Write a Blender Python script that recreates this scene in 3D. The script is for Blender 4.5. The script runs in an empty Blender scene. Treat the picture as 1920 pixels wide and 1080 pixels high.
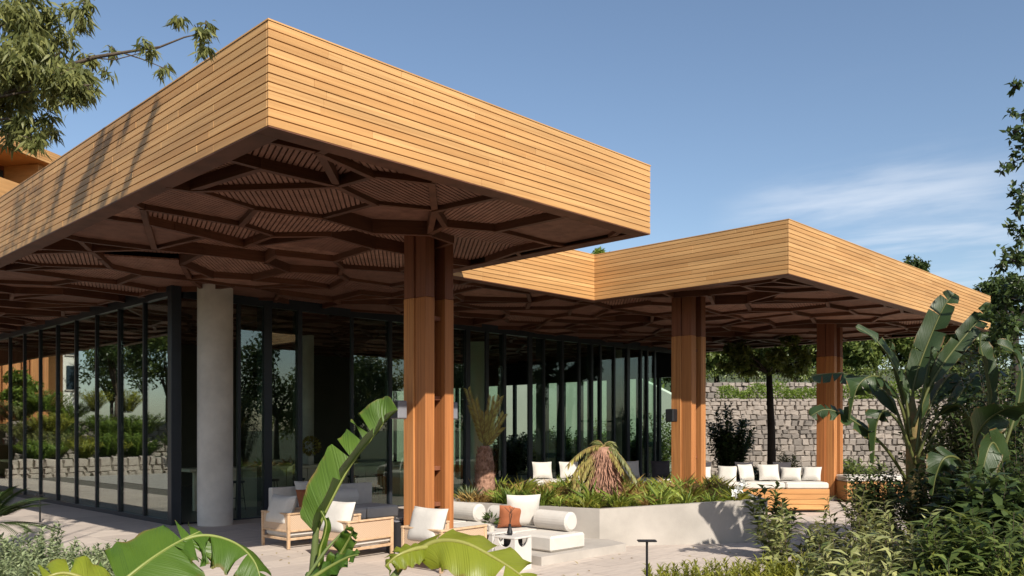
import bpy, math, random
import numpy as np
from mathutils import Vector, Matrix

random.seed(7)
rng = np.random.default_rng(7)
SC = bpy.context.scene
COL = SC.collection
PI = math.pi

# ------------------------------------------------------------------ camera
EYE, FOC, HORIZ = 2.1, 1578.0, 805.0
FWD = Vector((0.7145, 0.6997, 0)).normalized()
RGT = Vector((FWD.y, -FWD.x, 0))
cam = bpy.data.cameras.new('camera')
cam.sensor_width = 36.0
cam.lens = FOC / 1920 * 36.0
cam.shift_y = (HORIZ - 540) / 1920
cam.clip_start = 0.1
cam.clip_end = 2000
camo = bpy.data.objects.new('camera', cam)
COL.objects.link(camo)
camo.location = (0, 0, EYE)
camo.rotation_euler = (PI / 2, 0, math.atan2(FWD.y, FWD.x) - PI / 2)
SC.camera = camo

# ------------------------------------------------------------------ sun, sky, exposure
SUN = Vector((-0.49, -1.2, 1.0)).normalized()
sl = bpy.data.lights.new('sun', 'SUN')
sl.energy = 4.8
sl.angle = math.radians(0.5)
sl.color = (1.0, 0.93, 0.82)
so = bpy.data.objects.new('sun', sl)
COL.objects.link(so)
so.rotation_euler = (-SUN).to_track_quat('-Z', 'Y').to_euler()

world = bpy.data.worlds.new('World')
SC.world = world
world.use_nodes = True
wn = world.node_tree
wn.nodes.clear()
def nd(t, typ, **kw):
    n = t.nodes.new(typ)
    for k, v in kw.items():
        setattr(n, k, v)
    return n
def lk(t, a, b):
    t.links.new(a, b)
sky = nd(wn, 'ShaderNodeTexSky', sky_type='NISHITA')
sky.sun_disc = False
sky.sun_elevation = math.asin(SUN.z)
sky.sun_rotation = math.atan2(SUN.x, SUN.y)
sky.altitude = 0
sky.air_density = 1.0
sky.dust_density = 0.9
sky.ozone_density = 1.3
tc = nd(wn, 'ShaderNodeTexCoord')
sep = nd(wn, 'ShaderNodeSeparateXYZ')
lk(wn, tc.outputs['Generated'], sep.inputs[0])
# thin cirrus on a high plane: direction / height
zc = nd(wn, 'ShaderNodeMath', operation='MAXIMUM'); lk(wn, sep.outputs[2], zc.inputs[0]); zc.inputs[1].default_value = 0.04
dx = nd(wn, 'ShaderNodeMath', operation='DIVIDE'); lk(wn, sep.outputs[0], dx.inputs[0]); lk(wn, zc.outputs[0], dx.inputs[1])
dy = nd(wn, 'ShaderNodeMath', operation='DIVIDE'); lk(wn, sep.outputs[1], dy.inputs[0]); lk(wn, zc.outputs[0], dy.inputs[1])
cmb = nd(wn, 'ShaderNodeCombineXYZ'); lk(wn, dx.outputs[0], cmb.inputs[0]); lk(wn, dy.outputs[0], cmb.inputs[1])
mp = nd(wn, 'ShaderNodeMapping'); lk(wn, cmb.outputs[0], mp.inputs[0])
mp.inputs['Rotation'].default_value = (0, 0, math.radians(47))
mp.inputs['Scale'].default_value = (0.9, 0.5, 1)
mp.inputs['Location'].default_value = (0.35, 0.2, 0)
nz = nd(wn, 'ShaderNodeTexNoise'); lk(wn, mp.outputs[0], nz.inputs['Vector'])
nz.inputs['Scale'].default_value = 1.5
nz.inputs['Detail'].default_value = 7
nz.inputs['Roughness'].default_value = 0.55
nz.inputs['Distortion'].default_value = 0.4
rp = nd(wn, 'ShaderNodeMapRange', interpolation_type='SMOOTHSTEP'); lk(wn, nz.outputs['Fac'], rp.inputs[0])
rp.inputs[1].default_value = 0.40; rp.inputs[2].default_value = 0.72
# the cirrus bank lies low in the east
cd = (FWD * 1.0 + RGT * 0.43 + Vector((0, 0, 0.215))).normalized()
vd = nd(wn, 'ShaderNodeVectorMath', operation='DOT_PRODUCT'); lk(wn, tc.outputs['Generated'], vd.inputs[0]); vd.inputs[1].default_value = cd
wm = nd(wn, 'ShaderNodeMapRange', interpolation_type='SMOOTHSTEP'); lk(wn, vd.outputs['Value'], wm.inputs[0])
wm.inputs[1].default_value = 0.982; wm.inputs[2].default_value = 0.9995
ml = nd(wn, 'ShaderNodeMath', operation='MULTIPLY'); lk(wn, rp.outputs[0], ml.inputs[0]); lk(wn, wm.outputs[0], ml.inputs[1])
m2 = nd(wn, 'ShaderNodeMath', operation='MULTIPLY'); lk(wn, ml.outputs[0], m2.inputs[0]); m2.inputs[1].default_value = 0.5
mx = nd(wn, 'ShaderNodeMix', data_type='RGBA'); lk(wn, m2.outputs[0], mx.inputs[0]); lk(wn, sky.outputs[0], mx.inputs[6])
mx.inputs[7].default_value = (6.6, 6.9, 7.4, 1)
bg = nd(wn, 'ShaderNodeBackground'); lk(wn, mx.outputs[2], bg.inputs[0]); bg.inputs[1].default_value = 0.106
wo = nd(wn, 'ShaderNodeOutputWorld'); lk(wn, bg.outputs[0], wo.inputs[0])

SC.view_settings.view_transform = 'Standard'
SC.view_settings.look = 'None'
SC.view_settings.exposure = 0.45
SC.view_settings.gamma = 1.0
SC.view_settings.use_curve_mapping = False
SC.cycles.max_bounces = 8
SC.cycles.transparent_max_bounces = 24
SC.cycles.diffuse_bounces = 4
SC.cycles.caustics_reflective = False
SC.cycles.caustics_refractive = False
SC.cycles.sample_clamp_indirect = 6.0

# ------------------------------------------------------------------ measuring helpers
def W(lat, d, z=0.0):
    p = RGT * lat + FWD * d
    return Vector((p.x, p.y, z))
def at(px, py, d):
    """point seen at photo pixel (px, py) at depth d metres"""
    return W((px - 960) * d / FOC, d, EYE + (HORIZ - py) * d / FOC)
def on_ground(px, py, z=0.0):
    d = (EYE - z) * FOC / (py - HORIZ)
    return W((px - 960) * d / FOC, d, z)
def x_at(px, Y):
    r = (px - 960) / FOC
    d = Y / (RGT.y * r + FWD.y)
    return d * (RGT.x * r + FWD.x)
def y_at(px, X):
    r = (px - 960) / FOC
    d = X / (RGT.x * r + FWD.x)
    return d * (RGT.y * r + FWD.y)

# ------------------------------------------------------------------ mesh helpers
class MB:
    def __init__(s):
        s.v, s.f, s.m, s.uv = [], [], [], None
        s.mi = 0
    def face(s, idx):
        s.f.append(tuple(idx)); s.m.append(s.mi)
    def box(s, lo, hi, M=None):
        n = len(s.v)
        for z in (lo[2], hi[2]):
            for x, y in ((lo[0], lo[1]), (hi[0], lo[1]), (hi[0], hi[1]), (lo[0], hi[1])):
                p = Vector((x, y, z))
                s.v.append(M @ p if M is not None else p)
        for q in ((3, 2, 1, 0), (4, 5, 6, 7), (0, 1, 5, 4), (1, 2, 6, 5), (2, 3, 7, 6), (3, 0, 4, 7)):
            s.face([n + i for i in q])
        return s
    def bbox(s, lo, hi, b=0.01, M=None):
        """box with chamfered edges"""
        lo, hi = Vector(lo), Vector(hi)
        c, h = (lo + hi) / 2, (hi - lo) / 2
        b = min(b, min(h) * 0.9)
        n = len(s.v); ids = {}
        for sx in (-1, 1):
            for sy in (-1, 1):
                for sz in (-1, 1):
                    for ax in range(3):
                        p = Vector((sx * (h.x - (b if ax != 0 else 0)), sy * (h.y - (b if ax != 1 else 0)), sz * (h.z - (b if ax != 2 else 0)))) + c
                        ids[(sx, sy, sz, ax)] = len(s.v)
                        s.v.append(M @ p if M is not None else p)
        g = lambda a, ax: ids[(a[0], a[1], a[2], ax)]
        for ax in range(3):
            o1, o2 = [i for i in range(3) if i != ax]
            for sg in (-1, 1):
                q = []
                for a, b_ in ((-1, -1), (1, -1), (1, 1), (-1, 1)):
                    t = [0, 0, 0]; t[ax] = sg; t[o1] = a; t[o2] = b_
                    q.append(g(t, ax))
                flip = (sg > 0) != (ax != 1)
                s.face(q[::-1] if flip else q)
        for ax in range(3):           # edge chamfers run along axis ax
            o1, o2 = [i for i in range(3) if i != ax]
            for a in (-1, 1):
                for b_ in (-1, 1):
                    t1 = [0, 0, 0]; t1[o1] = a; t1[o2] = b_; t1[ax] = -1
                    t2 = list(t1); t2[ax] = 1
                    s.face([g(t1, o1), g(t2, o1), g(t2, o2), g(t1, o2)])
        for sx in (-1, 1):
            for sy in (-1, 1):
                for sz in (-1, 1):
                    s.face([ids[(sx, sy, sz, k)] for k in range(3)])
        return s
    def tube(s, pts, rad, n=8, cap=True):
        pts = [Vector(p) for p in pts]
        if not hasattr(rad, '__len__'):
            rad = [rad] * len(pts)
        rings = []
        ref = None
        for i, p in enumerate(pts):
            t = (pts[min(i + 1, len(pts) - 1)] - pts[max(i - 1, 0)])
            if t.length < 1e-9: t = Vector((0, 0, 1))
            t.normalize()
            if ref is None:
                ref = Vector((1, 0, 0)) if abs(t.x) < 0.8 else Vector((0, 1, 0))
            a = (ref - t * ref.dot(t)); a.normalize(); ref = a
            b = t.cross(a)
            r0 = len(s.v)
            for k in range(n):
                an = 2 * PI * k / n
                s.v.append(p + (a * math.cos(an) + b * math.sin(an)) * rad[i])
            rings.append(r0)
        for i in range(len(rings) - 1):
            for k in range(n):
                s.face([rings[i] + k, rings[i] + (k + 1) % n, rings[i + 1] + (k + 1) % n, rings[i + 1] + k])
        if cap:
            s.face([rings[0] + k for k in range(n)][::-1])
            s.face([rings[-1] + k for k in range(n)])
        return s
    def lathe(s, prof, c=(0, 0, 0), n=24):
        c = Vector(c); rings = []
        for r, z in prof:
            r0 = len(s.v)
            for k in range(n):
                an = 2 * PI * k / n
                s.v.append(c + Vector((r * math.cos(an), r * math.sin(an), z)))
            rings.append(r0)
        for i in range(len(rings) - 1):
            for k in range(n):
                s.face([rings[i] + k, rings[i] + (k + 1) % n, rings[i + 1] + (k + 1) % n, rings[i + 1] + k])
        s.face([rings[0] + k for k in range(n)][::-1])
        s.face([rings[-1] + k for k in range(n)])
        return s
    def prism(s, poly, z0, z1):
        n = len(s.v); k = len(poly)
        z0s = z0 if hasattr(z0, '__len__') else [z0] * k
        z1s = z1 if hasattr(z1, '__len__') else [z1] * k
        for (x, y), z in zip(poly, z0s): s.v.append(Vector((x, y, z)))
        for (x, y), z in zip(poly, z1s): s.v.append(Vector((x, y, z)))
        s.face([n + i for i in range(k)][::-1])
        s.face([n + k + i for i in range(k)])
        for i in range(k):
            j = (i + 1) % k
            s.face([n + i, n + j, n + k + j, n + k + i])
        return s
    def pillow(s, w, h, t, M, n=10, pinch=0.06):
        """soft pillow in the local XZ plane, thickness along Y"""
        for sg in (-1, 1):
            r0 = len(s.v)
            for j in range(n + 1):
                for i in range(n + 1):
                    u, v = 2 * i / n - 1, 2 * j / n - 1
                    th = t / 2 * (max(0, (1 - u ** 4) * (1 - v ** 4))) ** 0.55
                    x = u * w / 2 * (1 - pinch * (1 - v * v))
                    z = v * h / 2 * (1 - pinch * (1 - u * u))
                    s.v.append(M @ Vector((x, sg * th, z)))
            for j in range(n):
                for i in range(n):
                    a = r0 + j * (n + 1) + i
                    q = [a, a + 1, a + n + 2, a + n + 1]
                    s.face(q if sg < 0 else q[::-1])
        return s
    def build(s, name, mat, parent=None, smooth=False, local=False):
        me = bpy.data.meshes.new(name)
        me.from_pydata([tuple(v) for v in s.v], [], s.f)
        mats = mat if isinstance(mat, (list, tuple)) else [mat]
        for m in mats: me.materials.append(m)
        if len(mats) > 1: me.polygons.foreach_set('material_index', s.m)
        if smooth: me.polygons.foreach_set('use_smooth', [True] * len(me.polygons))
        if s.uv is not None:
            ul = me.uv_layers.new(name='UVMap')
            data = np.array([s.uv[vi] for f in s.f for vi in f], dtype=np.float32).ravel()
            ul.data.foreach_set('uv', data)
        me.update()
        return link(name, me, parent, local)

def link(name, data, parent=None, local=False):
    o = bpy.data.objects.new(name, data)
    COL.objects.link(o)
    if parent is not None:
        o.parent = parent
        if not local and parent.type == 'EMPTY':
            o.matrix_parent_inverse = (Matrix.Translation(parent.location) @ parent.rotation_euler.to_matrix().to_4x4()).inverted()
    return o
def tag(o, label=None, cat=None, group=None, kind=None):
    if label: o['label'] = label
    if cat: o['category'] = cat
    if group: o['group'] = group
    if kind: o['kind'] = kind
    return o
def thing(name, label, cat, loc=(0, 0, 0), rz=0.0, group=None):
    o = bpy.data.objects.new(name, None)
    o.empty_display_size = 0.2
    COL.objects.link(o)
    o.location = loc
    o.rotation_euler = (0, 0, rz)
    return tag(o, label, cat, group)
def dup(root, loc, rz, label):
    r = root.copy(); COL.objects.link(r)
    r.location = loc; r.rotation_euler = (0, 0, rz); r['label'] = label
    for ch in list(root.children):
        c = ch.copy(); COL.objects.link(c); c.parent = r
        for g in ch.children:
            k = g.copy(); COL.objects.link(k); k.parent = c
    return r

def leaf_mesh(name, P, D, N, L, Wd, mat, parent=None, fold=0.25, bend=0.15):
    """one mesh of many small folded leaves (5 vertices, 4 triangles each)"""
    P, D, N = np.asarray(P, float), np.asarray(D, float), np.asarray(N, float)
    L = np.broadcast_to(np.asarray(L, float), (len(P),))[:, None]
    Wd = np.broadcast_to(np.asarray(Wd, float), (len(P),))[:, None]
    D = D / (np.linalg.norm(D, axis=1, keepdims=True) + 1e-9)
    S = np.cross(D, N); S /= (np.linalg.norm(S, axis=1, keepdims=True) + 1e-9)
    N = np.cross(S, D)
    B = P
    C = P + D * L * 0.48 + N * L * bend * 0.35
    Lf = P + D * L * 0.42 + S * Wd * 0.5 + N * Wd * fold
    Rt = P + D * L * 0.42 - S * Wd * 0.5 + N * Wd * fold
    T = P + D * L - N * L * bend
    n = len(P)
    V = np.stack([B, Lf, C, Rt, T], 1).reshape(-1, 3)
    base = (np.arange(n) * 5)[:, None, None]
    F = (np.array([[0, 2, 1], [0, 3, 2], [2, 4, 1], [2, 3, 4]])[None] + base).reshape(-1, 3)
    me = bpy.data.meshes.new(name)
    me.vertices.add(len(V)); me.vertices.foreach_set('co', V.astype(np.float32).ravel())
    me.loops.add(F.size); me.loops.foreach_set('vertex_index', F.astype(np.int32).ravel())
    me.polygons.add(len(F)); me.polygons.foreach_set('loop_start', np.arange(0, F.size, 3, dtype=np.int32))
    me.materials.append(mat)
    me.update(calc_edges=True)
    return link(name, me, parent)
def unit(n):
    v = rng.normal(size=(n, 3)); return v / np.linalg.norm(v, axis=1, keepdims=True)

# ------------------------------------------------------------------ materials
def mat_new(name):
    m = bpy.data.materials.new(name); m.use_nodes = True
    t = m.node_tree
    return m, t, t.nodes['Principled BSDF']
def rgb(t, c1, c2, fac):
    n = nd(t, 'ShaderNodeMix', data_type='RGBA')
    n.inputs[6].default_value = (*c1, 1); n.inputs[7].default_value = (*c2, 1)
    lk(t, fac, n.inputs[0]); return n.outputs[2]
def mixc(t, a, b, fac, mode='MIX'):
    n = nd(t, 'ShaderNodeMix', data_type='RGBA', blend_type=mode)
    for s_, v in ((6, a), (7, b)):
        if isinstance(v, tuple): n.inputs[s_].default_value = (*v, 1)
        else: lk(t, v, n.inputs[s_])
    if isinstance(fac, (int, float)): n.inputs[0].default_value = fac
    else: lk(t, fac, n.inputs[0])
    return n.outputs[2]
def noise(t, scale=(1, 1, 1), detail=4, rough=0.55, sc=1.0, dist=0.0):
    c = nd(t, 'ShaderNodeTexCoord'); mpp = nd(t, 'ShaderNodeMapping')
    lk(t, c.outputs['Object'], mpp.inputs[0]); mpp.inputs['Scale'].default_value = scale
    n = nd(t, 'ShaderNodeTexNoise'); lk(t, mpp.outputs[0], n.inputs['Vector'])
    n.inputs['Scale'].default_value = sc; n.inputs['Detail'].default_value = detail
    n.inputs['Roughness'].default_value = rough; n.inputs['Distortion'].default_value = dist
    return n.outputs['Fac']
def ramp(t, fac, a=0.3, b=0.7):
    n = nd(t, 'ShaderNodeMapRange'); lk(t, fac, n.inputs[0]); n.inputs[1].default_value = a; n.inputs[2].default_value = b
    return n.outputs[0]
def bump(t, bs, h, strength=0.3, dist=0.01):
    b = nd(t, 'ShaderNodeBump'); b.inputs['Strength'].default_value = strength; b.inputs['Distance'].default_value = dist
    lk(t, h, b.inputs['Height']); lk(t, b.outputs[0], bs.inputs['Normal'])

def wood(name, c1, c2, c3, grain=(0.9, 0.9, 45), rough=0.55, rnd=1.0):
    m, t, b = mat_new(name)
    oi = nd(t, 'ShaderNodeObjectInfo')
    base = rgb(t, c1, c2, oi.outputs['Random'])
    g = noise(t, grain, 5, 0.6)
    col = mixc(t, base, c3, ramp(t, g, 0.45, 0.75))
    g2 = noise(t, (grain[0] * 0.4, grain[1] * 0.4, grain[2] * 0.12), 3, 0.5, 1.3)
    hs = nd(t, 'ShaderNodeHueSaturation'); lk(t, col, hs.inputs['Color'])
    mr = nd(t, 'ShaderNodeMapRange'); lk(t, g2, mr.inputs[0]); mr.inputs[1].default_value = 0.3; mr.inputs[2].default_value = 0.7
    mr.inputs[3].default_value = 0.82; mr.inputs[4].default_value = 1.12
    lk(t, mr.outputs[0], hs.inputs['Value'])
    lk(t, hs.outputs[0], b.inputs['Base Color'])
    b.inputs['Roughness'].default_value = rough
    b.inputs['Specular IOR Level'].default_value = 0.3
    bump(t, b, g, 0.15, 0.004)
    return m
M = {}
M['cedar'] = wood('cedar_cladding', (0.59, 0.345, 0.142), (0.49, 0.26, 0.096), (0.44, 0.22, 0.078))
M['core'] = wood('dark_batten_and_slat_shade', (0.10, 0.05, 0.022), (0.10, 0.05, 0.022), (0.08, 0.04, 0.018))
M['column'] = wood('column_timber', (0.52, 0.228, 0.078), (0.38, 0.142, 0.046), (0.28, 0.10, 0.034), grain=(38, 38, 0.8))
M['columntop'] = wood('stained_timber_and_recess_shade', (0.24, 0.092, 0.048), (0.19, 0.068, 0.036), (0.14, 0.05, 0.026), grain=(38, 38, 0.8))
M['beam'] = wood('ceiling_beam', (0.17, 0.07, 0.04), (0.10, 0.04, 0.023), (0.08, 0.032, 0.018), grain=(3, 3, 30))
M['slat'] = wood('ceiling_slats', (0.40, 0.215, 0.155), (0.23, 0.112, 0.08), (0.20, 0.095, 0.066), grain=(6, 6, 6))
M['chairwood'] = wood('oiled_chair_timber', (0.60, 0.42, 0.27), (0.52, 0.35, 0.21), (0.45, 0.29, 0.17), grain=(20, 20, 20))
M['platform'] = wood('honey_timber', (0.56, 0.29, 0.11), (0.48, 0.235, 0.085), (0.40, 0.19, 0.065), grain=(1.5, 1.5, 25))

def plain(name, c, rough=0.6, var=0.12, sc=3.0, bmp=0.0, metal=0.0, c2=None, fine=40):
    m, t, b = mat_new(name)
    f = noise(t, (1, 1, 1), 6, 0.6, sc)
    c2 = c2 or tuple(x * (1 - 2 * var) for x in c)
    lk(t, mixc(t, c, c2, ramp(t, f, 0.3, 0.7)), b.inputs['Base Color'])
    b.inputs['Roughness'].default_value = rough; b.inputs['Metallic'].default_value = metal
    b.inputs['Specular IOR Level'].default_value = 0.35
    if bmp: bump(t, b, noise(t, (1, 1, 1), 6, 0.65, fine), bmp, 0.01)
    return m
M['concrete'] = plain('pale_concrete', (0.455, 0.415, 0.37), 0.8, 0.13, 1.3, 0.25)
M['concretecol'] = plain('grey_concrete', (0.68, 0.63, 0.57), 0.8, 0.16, 1.2, 0.25)
M['render'] = plain('pale_render', (0.74, 0.72, 0.66), 0.85, 0.05, 0.6, 0.1)
M['frame'] = plain('dark_aluminium', (0.028, 0.033, 0.042), 0.35, 0.1, 3)
M['black'] = plain('black_metal', (0.015, 0.015, 0.017), 0.45, 0.1, 8)
M['greybox'] = plain('grey_speaker_plastic', (0.22, 0.22, 0.24), 0.5, 0.1, 6)
M['soil'] = plain('garden_soil', (0.075, 0.05, 0.034), 0.95, 0.25, 4, 0.8)
M['earth'] = plain('garden_ground', (0.09, 0.085, 0.045), 0.95, 0.3, 0.4, 0.6, c2=(0.05, 0.075, 0.025))
M['white'] = plain('white_cloth', (0.58, 0.545, 0.495), 0.9, 0.05, 5, 0.6, fine=11)
M['linen'] = plain('oat_linen', (0.68, 0.64, 0.58), 0.9, 0.05, 5, 0.25, fine=120)
M['rust'] = plain('terracotta_cloth', (0.34, 0.115, 0.05), 0.9, 0.1, 8, 0.3, fine=120)
M['darkcloth'] = plain('charcoal_cloth', (0.05, 0.045, 0.05), 0.9, 0.1, 8, 0.3, fine=120)
M['wallin'] = plain('dark_interior_wall', (0.10, 0.085, 0.07), 0.8, 0.1, 1)
M['floorin'] = plain('polished_floor', (0.20, 0.18, 0.16), 0.35, 0.1, 1)
M['bartop'] = plain('pale_stone_counter', (0.70, 0.61, 0.47), 0.5, 0.1, 3)
M['bark'] = plain('tree_bark', (0.12, 0.09, 0.065), 0.9, 0.25, 8, 0.8)
M['darkbark'] = plain('dark_bark', (0.04, 0.03, 0.024), 0.9, 0.2, 8, 0.8)
M['sheath'] = plain('leaf_sheath', (0.26, 0.15, 0.065), 0.8, 0.3, 12, 0.8, c2=(0.11, 0.12, 0.035))
M['fernbark'] = plain('fibrous_trunk', (0.46, 0.26, 0.18), 0.95, 0.25, 14, 1.0, c2=(0.17, 0.085, 0.055), fine=30)
M['stem'] = plain('green_stem', (0.13, 0.17, 0.05), 0.6, 0.2, 6)
M['bottle'] = plain('bottle_glass_dark', (0.03, 0.06, 0.04), 0.15, 0.1, 6)
M['ceramic'] = plain('pale_ceramic', (0.55, 0.5, 0.44), 0.4, 0.06, 6)
M['whiteobj'] = plain('white_stone_finish', (0.60, 0.57, 0.53), 0.6, 0.04, 6)
M['window'] = plain('dark_window_glass', (0.03, 0.045, 0.06), 0.06, 0.1, 0.5)

# woven cane
m, t, b = mat_new('woven_cane'); M['cane'] = m
c = nd(t, 'ShaderNodeTexCoord'); wv = nd(t, 'ShaderNodeTexChecker'); lk(t, c.outputs['Object'], wv.inputs[0]); wv.inputs['Scale'].default_value = 55
lk(t, mixc(t, (0.58, 0.42, 0.29), (0.46, 0.32, 0.21), wv.outputs['Fac']), b.inputs['Base Color']); b.inputs['Roughness'].default_value = 0.7
bump(t, b, wv.outputs['Fac'], 0.5, 0.005)

# paving: each slab a little different
m, t, b = mat_new('stone_paving'); M['paving'] = m
oi = nd(t, 'ShaderNodeObjectInfo')
base = rgb(t, (0.56, 0.48, 0.41), (0.44, 0.375, 0.325), oi.outputs['Random'])
f = noise(t, (1.2, 7, 1), 6, 0.6, 2.0)
lk(t, mixc(t, base, (0.36, 0.30, 0.26), ramp(t, f, 0.45, 0.8)), b.inputs['Base Color'])
b.inputs['Roughness'].default_value = 0.75
bump(t, b, noise(t, (1, 1, 1), 6, 0.6, 30), 0.15, 0.01)

# dry stone
m, t, b = mat_new('dry_stone'); M['stone'] = m
oi = nd(t, 'ShaderNodeObjectInfo')
base = rgb(t, (0.36, 0.305, 0.26), (0.17, 0.148, 0.13), oi.outputs['Random'])
f = noise(t, (1, 1, 1), 6, 0.65, 5)
lk(t, mixc(t, base, (0.22, 0.19, 0.17), ramp(t, f, 0.5, 0.8)), b.inputs['Base Color']); b.inputs['Roughness'].default_value = 0.9
bump(t, b, f, 0.6, 0.03)
M['mortar'] = plain('wall_joint_mortar', (0.17, 0.15, 0.125), 0.95, 0.2, 4)  # mortar tone seen in the joints of stones and slabs

# glass: tinted, mirror-like at grazing angles
def glass(name, tint, ior=1.75, floor=0.03):
    m, t, b = mat_new(name); t.nodes.remove(b)
    out = t.nodes['Material Output']
    tr = nd(t, 'ShaderNodeBsdfTransparent'); tr.inputs[0].default_value = (*tint, 1)
    gl = nd(t, 'ShaderNodeBsdfGlossy'); gl.inputs['Roughness'].default_value = 0.0; gl.inputs[0].default_value = (0.92, 0.96, 0.95, 1)
    fr = nd(t, 'ShaderNodeFresnel'); fr.inputs[0].default_value = ior
    ge = nd(t, 'ShaderNodeNewGeometry')
    # same fresnel from both sides of the sheet
    nrm = nd(t, 'ShaderNodeVectorMath', operation='SCALE'); lk(t, ge.outputs['Normal'], nrm.inputs[0])
    sg = nd(t, 'ShaderNodeMath', operation='MULTIPLY_ADD'); lk(t, ge.outputs['Backfacing'], sg.inputs[0]); sg.inputs[1].default_value = 0.0; sg.inputs[2].default_value = 1.0
    lk(t, sg.outputs[0], nrm.inputs['Scale'])
    lw = nd(t, 'ShaderNodeLayerWeight'); lw.inputs[0].default_value = 0.5
    pw = nd(t, 'ShaderNodeMath', operation='POWER'); lk(t, lw.outputs['Facing'], pw.inputs[0]); pw.inputs[1].default_value = 3.2
    mr = nd(t, 'ShaderNodeMapRange'); lk(t, pw.outputs[0], mr.inputs[0]); mr.inputs[3].default_value = floor; mr.inputs[4].default_value = ior - 0.9
    mr.inputs[2].default_value = 1.0
    mxs = nd(t, 'ShaderNodeMixShader'); lk(t, mr.outputs[0], mxs.inputs[0]); lk(t, tr.outputs[0], mxs.inputs[1]); lk(t, gl.outputs[0], mxs.inputs[2])
    lk(t, mxs.outputs[0], out.inputs[0])
    t.nodes.remove(fr)
    return m
M['glass'] = glass('tinted_glass', (0.70, 0.80, 0.74), 1.9, 0.10)
M['glassclear'] = glass('clear_green_glass', (0.80, 0.90, 0.83), 1.5, 0.04)

def foliage(name, dark, light, trans=0.35, rough=0.45, third=None):
    m, t, b = mat_new(name)
    ge = nd(t, 'ShaderNodeNewGeometry')
    col = rgb(t, dark, light, ge.outputs['Random Per Island'])
    if third:
        f = noise(t, (1, 1, 1), 2, 0.5, 1.4)
        col = mixc(t, col, third, ramp(t, f, 0.52, 0.68))
    lk(t, col, b.inputs['Base Color']); b.inputs['Roughness'].default_value = rough
    b.inputs['Specular IOR Level'].default_value = 0.4
    tl = nd(t, 'ShaderNodeBsdfTranslucent')
    hs = nd(t, 'ShaderNodeHueSaturation'); lk(t, col, hs.inputs['Color']); hs.inputs['Value'].default_value = 1.7; hs.inputs['Hue'].default_value = 0.485
    lk(t, hs.outputs[0], tl.inputs[0])
    ms = nd(t, 'ShaderNodeMixShader'); ms.inputs[0].default_value = trans
    lk(t, b.outputs[0], ms.inputs[1]); lk(t, tl.outputs[0], ms.inputs[2])
    lk(t, ms.outputs[0], t.nodes['Material Output'].inputs[0])
    return m
M['olive'] = foliage('olive_leaves', (0.095, 0.115, 0.035), (0.26, 0.265, 0.085), 0.4, 0.5)
M['darkgreen'] = foliage('dark_green_leaves', (0.022, 0.042, 0.012), (0.08, 0.115, 0.03), 0.25, 0.4)
M['midgreen'] = foliage('mid_green_leaves', (0.05, 0.085, 0.02), (0.18, 0.22, 0.055), 0.3, 0.4)
M['brightgreen'] = foliage('bright_green_leaves', (0.09, 0.15, 0.02), (0.20, 0.27, 0.04), 0.4, 0.5)
M['yellowgreen'] = foliage('yellow_green_leaves', (0.16, 0.19, 0.025), (0.34, 0.33, 0.05), 0.4, 0.5)
M['silver'] = foliage('silver_green_leaves', (0.14, 0.18, 0.08), (0.36, 0.41, 0.22), 0.3, 0.6)
M['shrub'] = foliage('long_shrub_leaves', (0.10, 0.13, 0.03), (0.46, 0.46, 0.19), 0.2, 0.3)
M['dry'] = foliage('dry_fronds', (0.20, 0.13, 0.04), (0.40, 0.37, 0.10), 0.35, 0.7)
M['rusty'] = foliage('rusty_bed_leaves', (0.22, 0.13, 0.04), (0.46, 0.33, 0.11), 0.4, 0.6)
M['mixbed'] = foliage('mixed_bed_leaves', (0.12, 0.19, 0.03), (0.34, 0.40, 0.07), 0.45, 0.5)
M['petal'] = plain('white_petal', (0.8, 0.8, 0.75), 0.6, 0.03)

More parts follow.
